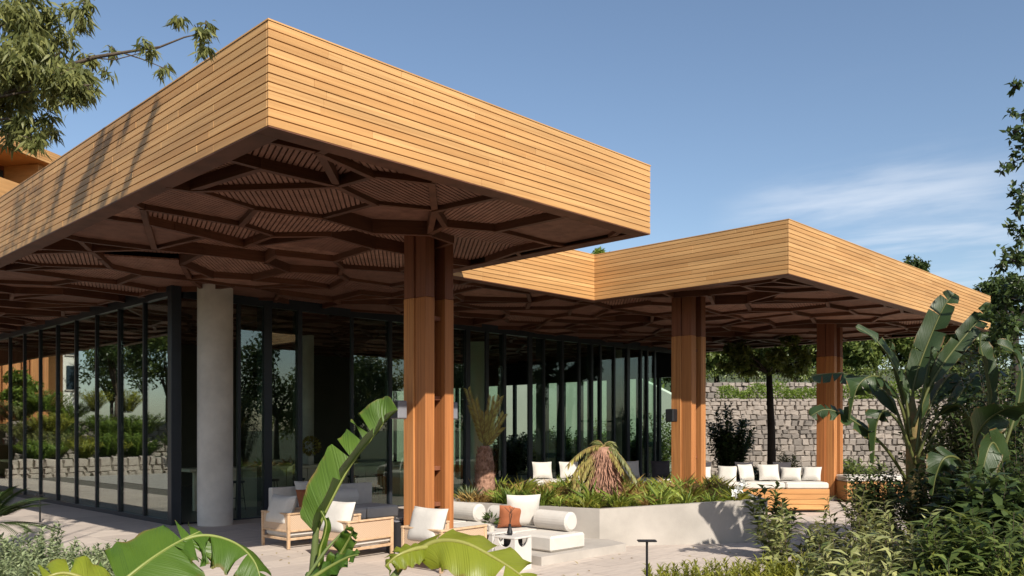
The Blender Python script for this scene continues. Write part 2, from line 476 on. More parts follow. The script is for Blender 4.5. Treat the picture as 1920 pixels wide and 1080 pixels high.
def banana_mat(name, c1, c2, rib, trans=0.45, rough=0.32):
    m, t, b = mat_new(name)
    uv = nd(t, 'ShaderNodeUVMap'); sp = nd(t, 'ShaderNodeSeparateXYZ'); lk(t, uv.outputs[0], sp.inputs[0])
    # fine veins run out from the midrib
    a = nd(t, 'ShaderNodeMath', operation='ABSOLUTE'); lk(t, sp.outputs[1], a.inputs[0])
    k = nd(t, 'ShaderNodeMath', operation='MULTIPLY_ADD'); lk(t, a.outputs[0], k.inputs[0]); k.inputs[1].default_value = -0.10; lk(t, sp.outputs[0], k.inputs[2])
    cb = nd(t, 'ShaderNodeCombineXYZ'); lk(t, k.outputs[0], cb.inputs[0])
    vx = nd(t, 'ShaderNodeTexNoise'); vx.noise_dimensions = '3D'; lk(t, cb.outputs[0], vx.inputs['Vector']); vx.inputs['Scale'].default_value = 70; vx.inputs['Detail'].default_value = 3
    big = noise(t, (1, 1, 1), 3, 0.5, 3)
    oi = nd(t, 'ShaderNodeObjectInfo')
    ad = nd(t, 'ShaderNodeMath', operation='MULTIPLY_ADD'); lk(t, oi.outputs['Random'], ad.inputs[0]); ad.inputs[1].default_value = 0.35; lk(t, big, ad.inputs[2])
    col = rgb(t, c1, c2, ramp(t, ad.outputs[0], 0.35, 0.95))
    vm = nd(t, 'ShaderNodeMath', operation='MULTIPLY'); lk(t, ramp(t, vx.outputs['Fac'], 0.35, 0.75), vm.inputs[0]); vm.inputs[1].default_value = 0.6
    col = mixc(t, col, c2, vm.outputs[0])
    # brown dry margin
    mr = nd(t, 'ShaderNodeMapRange', interpolation_type='SMOOTHSTEP'); lk(t, a.outputs[0], mr.inputs[0]); mr.inputs[1].default_value = 0.86; mr.inputs[2].default_value = 1.0
    mm = nd(t, 'ShaderNodeMath', operation='MULTIPLY'); lk(t, mr.outputs[0], mm.inputs[0]); lk(t, ramp(t, noise(t, (1, 1, 1), 2, 0.5, 12), 0.45, 0.7), mm.inputs[1])
    col = mixc(t, col, (0.22, 0.12, 0.04), mm.outputs[0])
    rb = nd(t, 'ShaderNodeMapRange', interpolation_type='SMOOTHSTEP'); lk(t, a.outputs[0], rb.inputs[0]); rb.inputs[1].default_value = 0.05; rb.inputs[2].default_value = 0.015
    col = mixc(t, col, rib, rb.outputs[0])
    lk(t, col, b.inputs['Base Color']); b.inputs['Roughness'].default_value = rough; b.inputs['Specular IOR Level'].default_value = 0.45
    bump(t, b, vx.outputs['Fac'], 0.7, 0.012)
    tl = nd(t, 'ShaderNodeBsdfTranslucent'); hs = nd(t, 'ShaderNodeHueSaturation'); lk(t, col, hs.inputs['Color']); hs.inputs['Value'].default_value = 1.8; hs.inputs['Hue'].default_value = 0.48
    lk(t, hs.outputs[0], tl.inputs[0])
    ms = nd(t, 'ShaderNodeMixShader'); ms.inputs[0].default_value = trans; lk(t, b.outputs[0], ms.inputs[1]); lk(t, tl.outputs[0], ms.inputs[2])
    lk(t, ms.outputs[0], t.nodes['Material Output'].inputs[0])
    return m
M['banana'] = banana_mat('banana_leaf', (0.032, 0.085, 0.006), (0.085, 0.15, 0.014), (0.26, 0.30, 0.08), 0.24, 0.42)
M['bananapale'] = banana_mat('pale_banana_leaf', (0.18, 0.24, 0.02), (0.30, 0.34, 0.035), (0.40, 0.40, 0.12))
M['strelitzia'] = banana_mat('paddle_leaf', (0.014, 0.030, 0.008), (0.036, 0.064, 0.017), (0.12, 0.13, 0.04), 0.18, 0.42)

# ================================================================== GROUND
g = MB(); g.box((-900, -900, -0.6), (900, 900, -0.06))
tag(g.build('ground', M['earth']), kind='structure')

# terrace base with separate slabs on it
tb = MB(); tb.prism([(3.4, 6.0), (34, 6.0), (34, 18.2), (8.0, 18.2), (8.0, 46), (3.4, 46)], -0.055, -0.022)
terrace = tag(tb.build('terrace', M['mortar']), kind='structure')
def slab(x0, y0, x1, y1):
    gp = 0.005
    dz = random.uniform(-0.002, 0.002)
    MB().box((x0 + gp, y0 + gp, -0.03), (x1 - gp, y1 - gp, dz)).build('paving_slab', M['paving'], terrace)
for j in range(14):
    off = 0.6 if j % 2 else 0.0
    for i in range(11):
        x0, y0 = 3.6 + i * 1.2 - off, 6.1 + j * 0.6
        slab(max(x0, 3.45), y0, x0 + 1.2, y0 + 0.6)
for j in range(3):
    for i in range(10):
        x0, y0 = 16.8 - (0.6 if False else 0) + i * 1.4, 6.1 + j * 2.1
        slab(x0, y0, x0 + 1.4, y0 + 2.1)
for j in range(4):
    for i in range(20):
        x0, y0 = 4.6 + i * 1.4, 14.5 + j * 0.92
        if x0 < 33: slab(x0, y0, x0 + 1.4, min(y0 + 0.92, 18.18))
for j in range(17):
    for i in range(3):
        slab(4.6 + i * 1.13, 18.18 + j * 1.6, 4.6 + (i + 1) * 1.13, 18.18 + (j + 1) * 1.6)
# planting bed in front of the terrace
gb = MB(); gb.prism([(-14, -14), (14, -14), (24, 2.0), (24, 5.9), (9.0, 5.9), (3.3, 9.5), (3.3, 22), (-14, 22)], -0.05, 0.05)
tag(gb.build('garden_bed', M['soil']), kind='structure')
fi = MB(); fi.box((8.1, 18.3, -0.055), (28.0, 37, 0.0))
tag(fi.build('interior_floor', M['floorin']), kind='structure')

# ================================================================== PAVILION
ZS, ZT = 5.15, 6.21
pav = thing('pavilion', 'timber clad pavilion with deep flat roof, twin plank columns and tall dark framed glass walls', 'building', (8, 18, 0))
XL, XB, XD, XR, YF, YR, YE = 4.32, 10.9, 15.55, 29.0, 7.65, 12.5, 46.0
# --- roof: dark core, sheet deck
rm = MB()
t_ = 0.09
for lo, hi in (((XL + .031, YF + .031), (XB - .03, YF + .031 + t_)), ((XL + .031, YF + .031 + t_), (XL + .031 + t_, YE)),
               ((XB - .03 - t_, YF + .031 + t_), (XB - .03, YR + .031)), ((XB - .03 - t_, YR + .031), (XD + .031 + t_, YR + .031 + t_)),
               ((XD + .031, YF + .031), (XD + .031 + t_, YR + .031)), ((XD + .031 + t_, YF + .031), (XR, YF + .031 + t_)),
               ((XR - t_, YF + .031 + t_), (XR, YE))):
    rm.box((lo[0], lo[1], ZS + .01), (hi[0], hi[1], ZT - .02))
rm.box((XL + .13, YF + .13, ZT - .16), (XB - .13, YR + .2, ZT - .06))
rm.box((XD + .13, YF + .13, ZT - .16), (XR - .1, YR + .2, ZT - .06))
rm.box((XL + .13, YR + .2, ZT - .16), (XR - .1, YE, ZT - .06))
roof = rm.build('roof', M['core'], pav)
NR = 12
RH = (ZT - ZS) / NR
def run_boards(axis, fixed, a0, a1, out, cuts):
    """rows of cladding boards along one edge; axis 0 = along X, 1 = along Y"""
    for r in range(NR):
        z0, z1 = ZS + r * RH + (0.0 if r == 0 else 0.0045), ZS + (r + 1) * RH - 0.0045
        L = a1 - a0
        ps = [a0] + sorted(a0 + L * min(0.93, max(0.07, (k + random.uniform(0.2, 0.95)) / (cuts + 1))) for k in range(cuts)) + [a1]
        for k in range(len(ps) - 1):
            dz = random.uniform(-0.002, 0.002); gp = 0.0012
            lo_a, hi_a = ps[k] + (gp if k else 0), ps[k + 1] - (gp if k < len(ps) - 2 else 0)
            q = MB()
            if axis == 0: q.bbox((lo_a, fixed + dz, z0), (hi_a, fixed + 0.03, z1), 0.0035)
            else: q.bbox((fixed + dz, lo_a, z0), (fixed + 0.03, hi_a, z1), 0.0035)
            q.build('board', M['cedar'], roof)
run_boards(0, YF, XL, XB, -1, 2)
run_boards(1, XL, YF + .033, 24.0, -1, 5)
run_boards(1, XL, 24.003, YE, -1, 1)
run_boards(0, YR, XB, XD - .003, -1, 1)
run_boards(1, XD, YF + .033, YR + .03, -1, 1)
run_boards(0, YF, XD, XR, -1, 3)
# cap flashing
cp = MB()
for lo, hi in (((XL - .008, YF - .008), (XB + .005, YF + .14)), ((XL - .008, YF + .142), (XL + .14, YE)), ((XB - .002, YR - .008), (XD + .14, YR + .14)),
               ((XD - .008, YF - .008), (XR, YF + .14)), ((XD - .008, YF + .142), (XD + .14, YR - .01))):
    cp.box((lo[0], lo[1], ZT - 0.004), (hi[0], hi[1], ZT + 0.012))
cp.build('cap_flashing', M['cedar'], roof)
# bottom border under the fascia
BW = 0.26
def border(lo, hi):
    MB().box((lo[0], lo[1], ZS - 0.012), (hi[0], hi[1], ZS + 0.006)).build('border_plank', M['beam'], roof)
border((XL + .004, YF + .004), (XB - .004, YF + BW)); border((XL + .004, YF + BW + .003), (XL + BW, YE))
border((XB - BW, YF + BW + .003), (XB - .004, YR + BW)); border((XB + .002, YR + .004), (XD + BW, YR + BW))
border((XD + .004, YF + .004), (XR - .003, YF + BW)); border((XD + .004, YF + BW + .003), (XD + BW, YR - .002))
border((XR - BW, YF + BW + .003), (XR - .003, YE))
# --- honeycomb ceiling
def clip_half(poly, nx, ny, c):
    out = []
    for i in range(len(poly)):
        p, q = poly[i], poly[(i + 1) % len(poly)]
        dp, dq = p[0] * nx + p[1] * ny - c, q[0] * nx + q[1] * ny - c
        if dp <= 0: out.append(p)
        if (dp < 0 < dq) or (dq < 0 < dp):
            k = dp / (dp - dq); out.append((p[0] + (q[0] - p[0]) * k, p[1] + (q[1] - p[1]) * k))
    return out
def clip_rect(poly, r):
    for nx, ny, c in ((-1, 0, -r[0]), (0, -1, -r[1]), (1, 0, r[2]), (0, 1, r[3])):
        if len(poly) < 3: return []
        poly = clip_half(poly, nx, ny, c)
    return poly
def clip_seg(p, q, r):
    t0, t1 = 0.0, 1.0
    d = (q[0] - p[0], q[1] - p[1])
    for ax in (0, 1):
        for lo, sg in ((r[ax], 1), (r[ax + 2], -1)):
            a, b_ = sg * (p[ax] - lo), sg * d[ax]
            if abs(b_) < 1e-9:
                if a < 0: return None
            else:
                k = -a / b_
                if b_ > 0: t0 = max(t0, k)
                else: t1 = min(t1, k)
    if t1 - t0 < 0.03: return None
    return (p[0] + d[0] * t0, p[1] + d[1] * t0), (p[0] + d[0] * t1, p[1] + d[1] * t1)
def area(p):
    return abs(sum(p[i][0] * p[(i + 1) % len(p)][1] - p[(i + 1) % len(p)][0] * p[i][1] for i in range(len(p)))) / 2
RECTS = [(XL + BW - .03, YF + BW - .03, XB - BW + .03, YR + BW - .03), (XD + BW - .03, YF + BW - .03, XR - BW + .03, YR + BW - .03),
         (XL + BW - .03, YR + BW - .03, XR - BW + .03, 37.0)]
GX, GY = 0.86, 1.3
nI, nJ = int((XR - XL) / GX) + 4, int((37 - YF) / GY) + 3
V = {}
rand_state = random.getstate(); random.seed(23)
for r in range(nJ + 1):
    for i in range(nI + 1):
        V[r, i] = (XL - 1.0 + i * GX + random.uniform(-.3, .3), YF - 1.1 + r * GY + (0.16 if (i + r) % 2 == 0 else -0.16) + random.uniform(-.36, .36))
beams = []
bmain = MB(); pmain = MB()
def cdepth(p): return p[0] * FWD.x + p[1] * FWD.y
def beam_box(mb, p, q, th, z0, z1):
    p, q = Vector((*p, 0)), Vector((*q, 0)); d = (q - p); L = d.length; d /= L
    mt = Matrix.Translation(p) @ Matrix.Rotation(math.atan2(d.y, d.x), 4, 'Z')
    mb.box((-th * .35, -th / 2, z0), (L + th * .35, th / 2, z1), mt)
segs = []
for r in range(nJ):
    for i in range(nI):
        if random.random() > .07: segs.append((V[r, i], V[r, i + 1]))
        if (i + r) % 2 == 0 and random.random() > .06: segs.append((V[r, i], V[r + 1, i]))
        if (i + r) % 2 and random.random() < .5:          # a short cross beam splits some of the cells
            a_, b_, k_ = V[r, i], V[r + 1, i + random.choice((-1, 1)) if 0 < i < nI else i], random.uniform(.9, 1.0)
            segs.append((a_, (a_[0] + (b_[0] - a_[0]) * k_, a_[1] + (b_[1] - a_[1]) * k_)))
clipped = []
for p, q in segs:
    for rc in RECTS:
        c_ = clip_seg(p, q, rc)
        if c_: clipped.append(c_)
clipped.sort(key=lambda s_: cdepth(((s_[0][0] + s_[1][0]) / 2, (s_[0][1] + s_[1][1]) / 2)) + (60 if (s_[0][1] + s_[1][1]) / 2 > 18.2 and s_[0][0] > 8 else 0))
for k, (p, q) in enumerate(clipped):
    th = 0.075 + random.uniform(-.01, .02)
    z0 = ZS - 0.005 + random.uniform(-.012, .012)
    z1 = ZS + 0.36 + random.uniform(0, 0.02)
    if k < 290:
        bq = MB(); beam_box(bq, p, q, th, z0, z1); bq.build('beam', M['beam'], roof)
    else:
        beam_box(bmain, p, q, th, z0, z1)
tag(bmain.build('beam', M['beam'], roof), kind='stuff')
cells = []
for r in range(nJ):
    for i in range(nI - 1):
        if (i + r) % 2: continue
        poly = [V[r, i], V[r, i + 1], V[r, i + 2], V[r + 1, i + 2], V[r + 1, i + 1], V[r + 1, i]]
        zc_ = ZS + random.choice((0.055, 0.065, 0.08, 0.10, 0.13, 0.2)) + random.uniform(-.008, .008); an = random.choice((0.35, 0.7, -0.55, 0.9, 1.2))
        for rc in RECTS:
            c_ = clip_rect(poly, rc)
            if len(c_) > 2 and area(c_) > 0.01:
                cells.append((c_, zc_, an))
def mid(p): return (sum(a[0] for a in p) / len(p), sum(a[1] for a in p) / len(p))
cells.sort(key=lambda c_: cdepth(mid(c_[0])) + (60 if mid(c_[0])[1] > 18.2 and mid(c_[0])[0] > 8 else 0))
def panel(mb, poly, z, an, fine):
    n = len(mb.v)
    for x, y in poly: mb.v.append(Vector((x, y, z + 0.03)))
    mb.mi = 1 if fine else 0  # backing face coloured dark: shade between the slats is painted in
    mb.face([n + k for k in range(len(poly))][::-1])
    mb.mi = 0
    if not fine: return
    ca, sa = math.cos(an), math.sin(an)
    ds = [x * -sa + y * ca for x, y in poly]
    pitch = 0.07
    k0, k1 = int(math.floor(min(ds) / pitch)), int(math.ceil(max(ds) / pitch))
    for k in range(k0, k1):
        s_ = clip_half(clip_half(poly, -sa, ca, k * pitch + 0.05), sa, -ca, -k * pitch)
        if len(s_) < 3: continue
        n = len(mb.v)
        for x, y in s_: mb.v.append(Vector((x, y, z)))
        for x, y in s_: mb.v.append(Vector((x, y, z + 0.029)))
        L = len(s_)
        mb.face([n + j for j in range(L)][::-1])
        for j in range(L):
            j2 = (j + 1) % L
            mb.face([n + j, n + j2, n + L + j2, n + L + j])
for k, (poly, z, an) in enumerate(cells):
    if k < 295:
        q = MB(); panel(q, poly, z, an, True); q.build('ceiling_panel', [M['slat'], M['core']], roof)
    else:
        panel(pmain, poly, z, an, False)
if pmain.v: tag(pmain.build('ceiling_panel', M['slat'], roof), kind='stuff')

random.setstate(rand_state)
# --- twin plank columns
CY = 10.6
def column(X, Y=CY):
    """cruciform bundle: two front planks with a gap, two rear planks set outwards, spacers between"""
    b_ = MB(); b_.bbox((X - .17, Y - .04, -0.02), (X + .79, Y + .60, 0.10), .01)
    co = b_.build('column', M['concretecol'], pav)
    for x0, y0, w, dy in ((X, Y, .195, .27), (X + .42, Y, .195, .27), (X - .03, Y + .273, .20, .26), (X + .445, Y + .273, .20, .26)):
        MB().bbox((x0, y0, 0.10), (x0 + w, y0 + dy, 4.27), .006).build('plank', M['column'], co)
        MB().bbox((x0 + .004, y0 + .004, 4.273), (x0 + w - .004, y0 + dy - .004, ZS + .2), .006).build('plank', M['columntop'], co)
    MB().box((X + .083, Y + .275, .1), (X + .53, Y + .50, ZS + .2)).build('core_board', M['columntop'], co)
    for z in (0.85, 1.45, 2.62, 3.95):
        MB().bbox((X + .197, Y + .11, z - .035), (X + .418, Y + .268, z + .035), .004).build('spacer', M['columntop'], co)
COLX = (8.81, 16.73, 24.44)
for X in COLX: column(X)
# outdoor speakers strapped to the columns
def speaker(loc, rz, label, mat):
    o = thing('wall_speaker', label, 'speaker', loc, rz, 'speakers on the timber columns')
    MB().bbox((-.11, -.22, -.15), (.11, -.03, .15), .02).build('cabinet', mat, o, local=True)
    MB().bbox((-.095, -.229, -.135), (.095, -.221, .135), .003).build('grille', M['black'], o, local=True)
    MB().box((-.03, -.03, -.05), (.03, .004, .05)).build('bracket', M['black'], o, local=True)
speaker((COLX[0] - .125, CY + .38, 2.42), -PI / 2, 'grey box speaker on the left side of the nearest twin plank column', M['greybox'])
speaker((COLX[0] + .74, CY + .38, 2.42), PI / 2, 'grey box speaker on the right side of the nearest twin plank column', M['greybox'])
speaker((COLX[1] - .125, CY + .38, 2.42), -PI / 2, 'black box speaker on the column behind the planter', M['black'])

# --- glass walls
GXW, GYW = 8.0, 18.24
ZG = ZS + 0.04
gw = MB()
gw.box((GXW - .07, GYW + .1, -0.02), (GXW + .07, YE, 0.10)); gw.box((GXW - .07, GYW + .1, ZG - .16), (GXW + .07, YE, ZG + .2))
lw_ = gw.build('glass_wall', M['frame'], pav)
ys = [GYW + 1.5 * k for k in range(19)]
for k, y in enumerate(ys):
    if k == 0: MB().bbox((GXW - .09, y - .10, 0), (GXW + .14, y + .10, ZG + .1), .01).build('mullion', M['frame'], lw_)
    else: MB().box((GXW - .055, y - .03, .1), (GXW + .055, y + .03, ZG - .1)).build('mullion', M['frame'], lw_)
    if k < len(ys) - 1:
        y0, y1 = y + (.10 if k == 0 else .03), y + 1.47
        a = (0.0, -0.035, 0.012, 0.004, -0.006, 0.003, 0.008, -0.004)[k % 8] * 0.6
        mt = Matrix.Translation((GXW, (y0 + y1) / 2, 0)) @ Matrix.Rotation(a, 4, 'Z')
        MB().box((-.008, -(y1 - y0) / 2, .1), (.008, (y1 - y0) / 2, ZG - .16), mt).build('pane', M['glass'], lw_)
        
fw = MB(); X0, X1 = GXW + .2, 28.0
fw.box((X0, GYW - .06, ZG - .18), (X1, GYW + .06, ZG + .2)); fw.box((X0, GYW - .06, -.02), (X1, GYW + .06, .03))
fr_ = fw.build('glass_wall', M['frame'], pav)
# door leaf edges measured in the photo: (pixel, width m)
edges = [(446, .10), (500, .26), (560, .16), (658, .10), (730, .12), (772, .1), (842, .1), (875, .22), (911, .16), (944, .14), (992, .22), (1018, .09), (1053, .13), (1084, .14), (1108, .12), (1124, .12), (1150, .10), (1176, .2), (1200, .12), (1212, .1), (1226, .12)]
exs = [(x_at(p, GYW), w) for p, w in edges]
for k, (x, w) in enumerate(exs):
    dpt = (0.07, 0.34, 0.24, 0.07, 0.2)[k % 5]; w = w * .8
    MB().box((x - w / 2, GYW - .07, .03), (x + w / 2, GYW - .07 + dpt, ZG - .1)).build('mullion', M['frame'], fr_)
    if k < len(exs) - 1 and k not in (2, 9):
        x1, w1 = exs[k + 1]
        a = random.uniform(-.02, .02)
        L = (x1 - w1 / 2) - (x + w / 2)
        mt = Matrix.Translation(((x + w / 2 + x1 - w1 / 2) / 2, GYW, 0)) @ Matrix.Rotation(a, 4, 'Z')
        MB().box((-L / 2, -.007, .03), (L / 2, .007, ZG - .18), mt).build('pane', M['glassclear'] if k > 6 else M['glass'], fr_)
# end wall of glass facing the garden on the far side
ew = MB(); ew.box((27.94, GYW + .1, ZG - .2), (28.06, 36.9, ZG + .2))
ew.box((27.9, GYW + .11, 4.15), (28.1, 36.9, ZG - .21)); er_ = ew.build('glass_wall', M['frame'], pav)
y = GYW
while y < 36.5:
    MB().box((27.93, y - .07, 0), (28.07, y + .07, ZG - .1)).build('mullion', M['frame'], er_)
    MB().box((27.994, y + .07, 0), (28.006, y + .93, ZG - .2)).build('pane', M['glassclear'], er_)
    y += 1.0
bw = MB(); bw.box((8.1, 37.0, 0), (28.0, 37.2, ZG)); bw.build('back_wall', M['wallin'], pav)
MB().box((8.1, 30.0, 0.0), (21.0, 30.2, ZG)).build('partition', M['wallin'], pav)
MB().lathe([(.375, 0), (.375, ZS + .25)], (8.68, 17.66, 0), 72).build('round_column', M['concretecol'], pav, smooth=False)
for (px, d_) in ((577, 28.0), (1165, 33.5)):
    p = at(px, 800, d_)
    MB().lathe([(.2 if px < 600 else .32, 0), (.2 if px < 600 else .32, ZS + .25)], (p.x, p.y, 0), 32).build('round_column', M['concretecol'], pav)
p = at(893, 800, 30.0)
MB().lathe([(.36, 0), (.36, ZS + .25)], (p.x, p.y, 0), 32).build('round_column', M['render'], pav)

# ================================================================== STONE WALLS, HILL, BUILDINGS
# hillside behind the retaining wall
hm = MB(); NXH, NYH = 30, 16
for j in range(NYH + 1):
    for i in range(NXH + 1):
        lat, d = 2.0 + i * 4.0, 40.55 + j * 5.0
        z = 3.4 if j == 0 else 3.4 + max(0, d - 48) * 0.10 + random.uniform(-.1, .15)
        hm.v.append(W(lat if lat > 10 else 10 + (lat - 10) * 0.1, d, z))
for j in range(NYH):
    for i in range(NXH):
        a = j * (NXH + 1) + i; hm.face([a, a + 1, a + NXH + 2, a + NXH + 1])
tag(hm.build('hillside', M['earth'], smooth=True), kind='structure')

def stone_unit():
    q = MB(); n = 0
    jit = lambda s_: random.uniform(-s_, s_)
    back = [Vector((x, 0.3, z)) for x, z in ((-.5, -.5), (.5, -.5), (.5, .5), (-.5, .5))]
    edge = [Vector((x + jit(.11), 0.06 + jit(.05), z + jit(.11))) for x, z in ((-.5, -.5), (0, -.5), (.5, -.5), (.5, 0), (.5, .5), (0, .5), (-.5, .5), (-.5, 0))]
    front = [Vector((x * .72 + jit(.06), -0.32 + jit(.12), z * .72 + jit(.06))) for x, z in ((-.5, -.5), (.5, -.5), (.5, .5), (-.5, .5))]
    q.v = back + edge + front
    B, E, Fr = [0, 1, 2, 3], list(range(4, 12)), [12, 13, 14, 15]
    q.face([12, 13, 14]); q.face([12, 14, 15])
    for k in range(4):
        e0, e1, e2 = E[2 * k], E[2 * k + 1], E[(2 * k + 2) % 8]
        f0, f1 = Fr[k], Fr[(k + 1) % 4]
        q.face([e0, e1, f0]); q.face([e1, f1, f0]); q.face([e1, e2, f1])
        q.face([B[k], B[(k + 1) % 4], e2, e1, e0])
    me = bpy.data.meshes.new('stone'); me.from_pydata([tuple(v) for v in q.v], [], q.f); me.materials.append(M['stone'])
    return me
UNITS = [stone_unit() for _ in range(8)]
def stone_wall(name, label, A, Bv, z0, z1, size, vis):
    A, Bv = Vector(A), Vector(Bv)
    o = thing(name, label, 'wall', ((A.x + Bv.x) / 2, (A.y + Bv.y) / 2, z0))
    u = (Bv - A); L = u.length; u /= L
    nrm = Vector((u.y, -u.x, 0))
    core = MB(); P0, P1 = A - nrm * .10, Bv - nrm * .10
    core.prism([(P0.x, P0.y), (P1.x, P1.y), (P1.x - nrm.x * .5, P1.y - nrm.y * .5), (P0.x - nrm.x * .5, P0.y - nrm.y * .5)], z0 - .3, z1 - .05)
    core.build('wall_core', M['mortar'], o)
    rot = Matrix((( u.x, -nrm.x, 0), (u.y, -nrm.y, 0), (0, 0, 1))).to_4x4()
    inv = Matrix.Translation(o.location).inverted()
    far = MB(); z = z0
    cnt = 0
    while z < z1 - .05:
        h = size * random.uniform(.6, 1.15)
        h = min(h, z1 - z + .04)
        s_ = -random.uniform(0, size)
        while s_ < L:
            w = size * random.uniform(.65, 1.75)
            c_ = A + u * (s_ + w / 2) + Vector((0, 0, z + h / 2 + random.uniform(-.015, .015)))
            mt = Matrix.Translation(c_) @ rot @ Matrix.Rotation(random.uniform(-.16, .16), 4, 'Y') @ Matrix.Diagonal((w * random.uniform(.9, 1.06), size * random.uniform(.4, 1.0), h * random.uniform(.9, 1.12), 1))
            lat = c_.dot(RGT); me = random.choice(UNITS)
            if vis[0] <= lat <= vis[1] and cnt < 295:
                st = link('stone', me, None); st.parent = o; st.matrix_parent_inverse = inv; st.matrix_basis = mt; cnt += 1
            else:
                n = len(far.v)
                far.v += [mt @ v.co for v in me.vertices]
                for pl in me.polygons: far.face([n + k for k in pl.vertices])
            s_ += w
        z += h
    if far.v: tag(far.build('stone', M['stone'], o), kind='stuff')
    return o
stone_wall('stone_wall', 'tall dry stone retaining wall behind the lounge sofas', W(8.2, 40), W(30, 40), -0.1, 3.5, 0.30, (10.6, 19.5))
stone_wall('stone_wall', 'low upper stone terrace wall above the hedge on the slope', W(9.5, 47.5), W(34, 47.5), 3.6, 4.7, 0.36, (11, 24))

# pale rendered garden wall behind the pavilion, its near end sloping to the ground
rw = MB()
X0w, X1w = 34.2, 34.6
prof = [(22.0, -0.1), (56.0, -0.1), (56.0, 5.7), (27.0, 5.7), (22.0, 3.4)]
n = 0
for x in (X0w, X1w):
    for y, z in prof: rw.v.append(Vector((x, y, z)))
rw.face([0, 1, 2, 3, 4][::-1]); rw.face([5, 6, 7, 8, 9])
for k in range(5):
    j = (k + 1) % 5; rw.face([k, j, 5 + j, 5 + k])
tag(rw.build('garden_wall', M['render']), 'pale rendered wall with a sloping end seen through the far glass', 'wall')

# hotel wing up behind the roof on the left
U, Nf = (RGT * 0.24 + FWD * 0.97).normalized(), None
Nf = (RGT * 0.97 - FWD * 0.24).normalized()
P1 = W(-23.1, 44)
hot = thing('hotel_wing', 'cedar clad upper hotel wing with balcony showing over the pavilion roof', 'building', (P1.x, P1.y, 0))
def hbox(name, s0, s1, n0, n1, z0, z1, mat, parent=hot):
    q = MB(); mt = Matrix(((U.x, -Nf.x, 0, P1.x), (U.y, -Nf.y, 0, P1.y), (0, 0, 1, 0), (0, 0, 0, 1)))
    q.box((s0, n0, z0), (s1, n1, z1), mt)
    return q.build(name, mat, parent)
hr = hbox('roof', -6.5, 26, 0.0, 13, 15.55, 16.2, M['platform'])
for k in range(5): hbox('board', -6.5, 26, -0.03, -0.002, 15.56 + k * .127, 15.56 + k * .127 + .115, M['cedar'], hr)
hbox('wall', -5.5, 24, 2.6, 12, 0, 15.548, M['columntop'])  # shade of the recess under the roof put into the dark timber colour
hbox('side_panel', -1.6, 12, 0.5, 2.59, 12.6, 15.54, M['platform'])
hbox('window', -5.3, -1.7, 2.54, 2.595, 12.9, 15.3, M['window'])
for s_ in (-4.6, -3.0): hbox('window_bar', s_, s_ + .12, 2.48, 2.535, 12.9, 15.3, M['frame'])
hbw = hbox('balcony', -6.4, -3.0, -0.6, 2.5, 12.45, 12.8, M['platform'])
hbox('balustrade', -6.4, -3.0, -0.72, -0.605, 12.5, 13.75, M['cedar'], hbw); hbox('balustrade', -2.995, -2.85, -0.72, 2.5, 12.5, 13.75, M['cedar'], hbw)
hbox('lower_wall', -5.4, 24, -0.2, 0.3, 0, 11.2, M['platform'])

# garden lodge and stepped terraces beyond the walk: the long glass wall mirrors them
tv = thing('garden_lodge', 'timber clad garden lodge mirrored in the far glass panes', 'building', (0.4, 56, 0))
q = MB(); q.box((-0.9, 56.0, 0), (2.6, 62, 8.2)); q.build('wall', M['platform'], tv)
for k in range(4):
    MB().bbox((-0.9 + k * .88, 55.7, 0), (-0.9 + k * .88 + .82, 55.995, 8.0), .02).build('timber_panel', M['column'], tv)
q = MB(); q.box((-1.6, 55, 8.22), (3.2, 63, 8.8)); q.build('roof', M['cedar'], tv)
pw = thing('pale_house', 'pale rendered house mirrored beside the timber lodge', 'building', (-3.2, 57, 0))
q = MB(); q.box((-3.0, 57, 0), (-1.75, 63, 9.0)); q.build('wall', M['render'], pw)
for x, z in ((-2.85, 4.6), (-2.85, 6.8)):
    q = MB(); q.box((x, 56.93, z), (x + .9, 56.995, z + 1.5)); wq = q.build('window', M['window'], pw)
    q = MB(); q.box((x - .08, 56.9, z - .09), (x + .98, 56.99, z - .003)); q.build('sill', M['concrete'], wq)
q = MB(); q.box((-3.2, 56.7, 9.02), (-1.7, 63.3, 9.3)); q.build('roof', M['concretecol'], pw)
stone_wall('stone_wall', 'lowest stone terrace wall mirrored in the long glass wall', (-14, 40.5, 0), (5.2, 40.5, 0), -.1, .75, .36, (0, 0))
stone_wall('stone_wall', 'middle stone terrace wall mirrored in the long glass wall', (-16, 45.5, 0), (3.4, 45.5, 0), .5, 1.4, .4, (0, 0))
stone_wall('stone_wall', 'highest stone terrace wall mirrored in the long glass wall', (-18, 50.5, 0), (2.6, 50.5, 0), 1.2, 2.5, .42, (0, 0))
for (x1, y0, y1, z) in ((5.1, 40.7, 45.4, .66), (3.3, 45.7, 50.4, 1.3), (2.5, 50.7, 55, 2.4)):
    q = MB(); q.box((-18, y0, -.05), (x1, y1, z)); tag(q.build('terrace_bed', M['earth']), kind='structure')

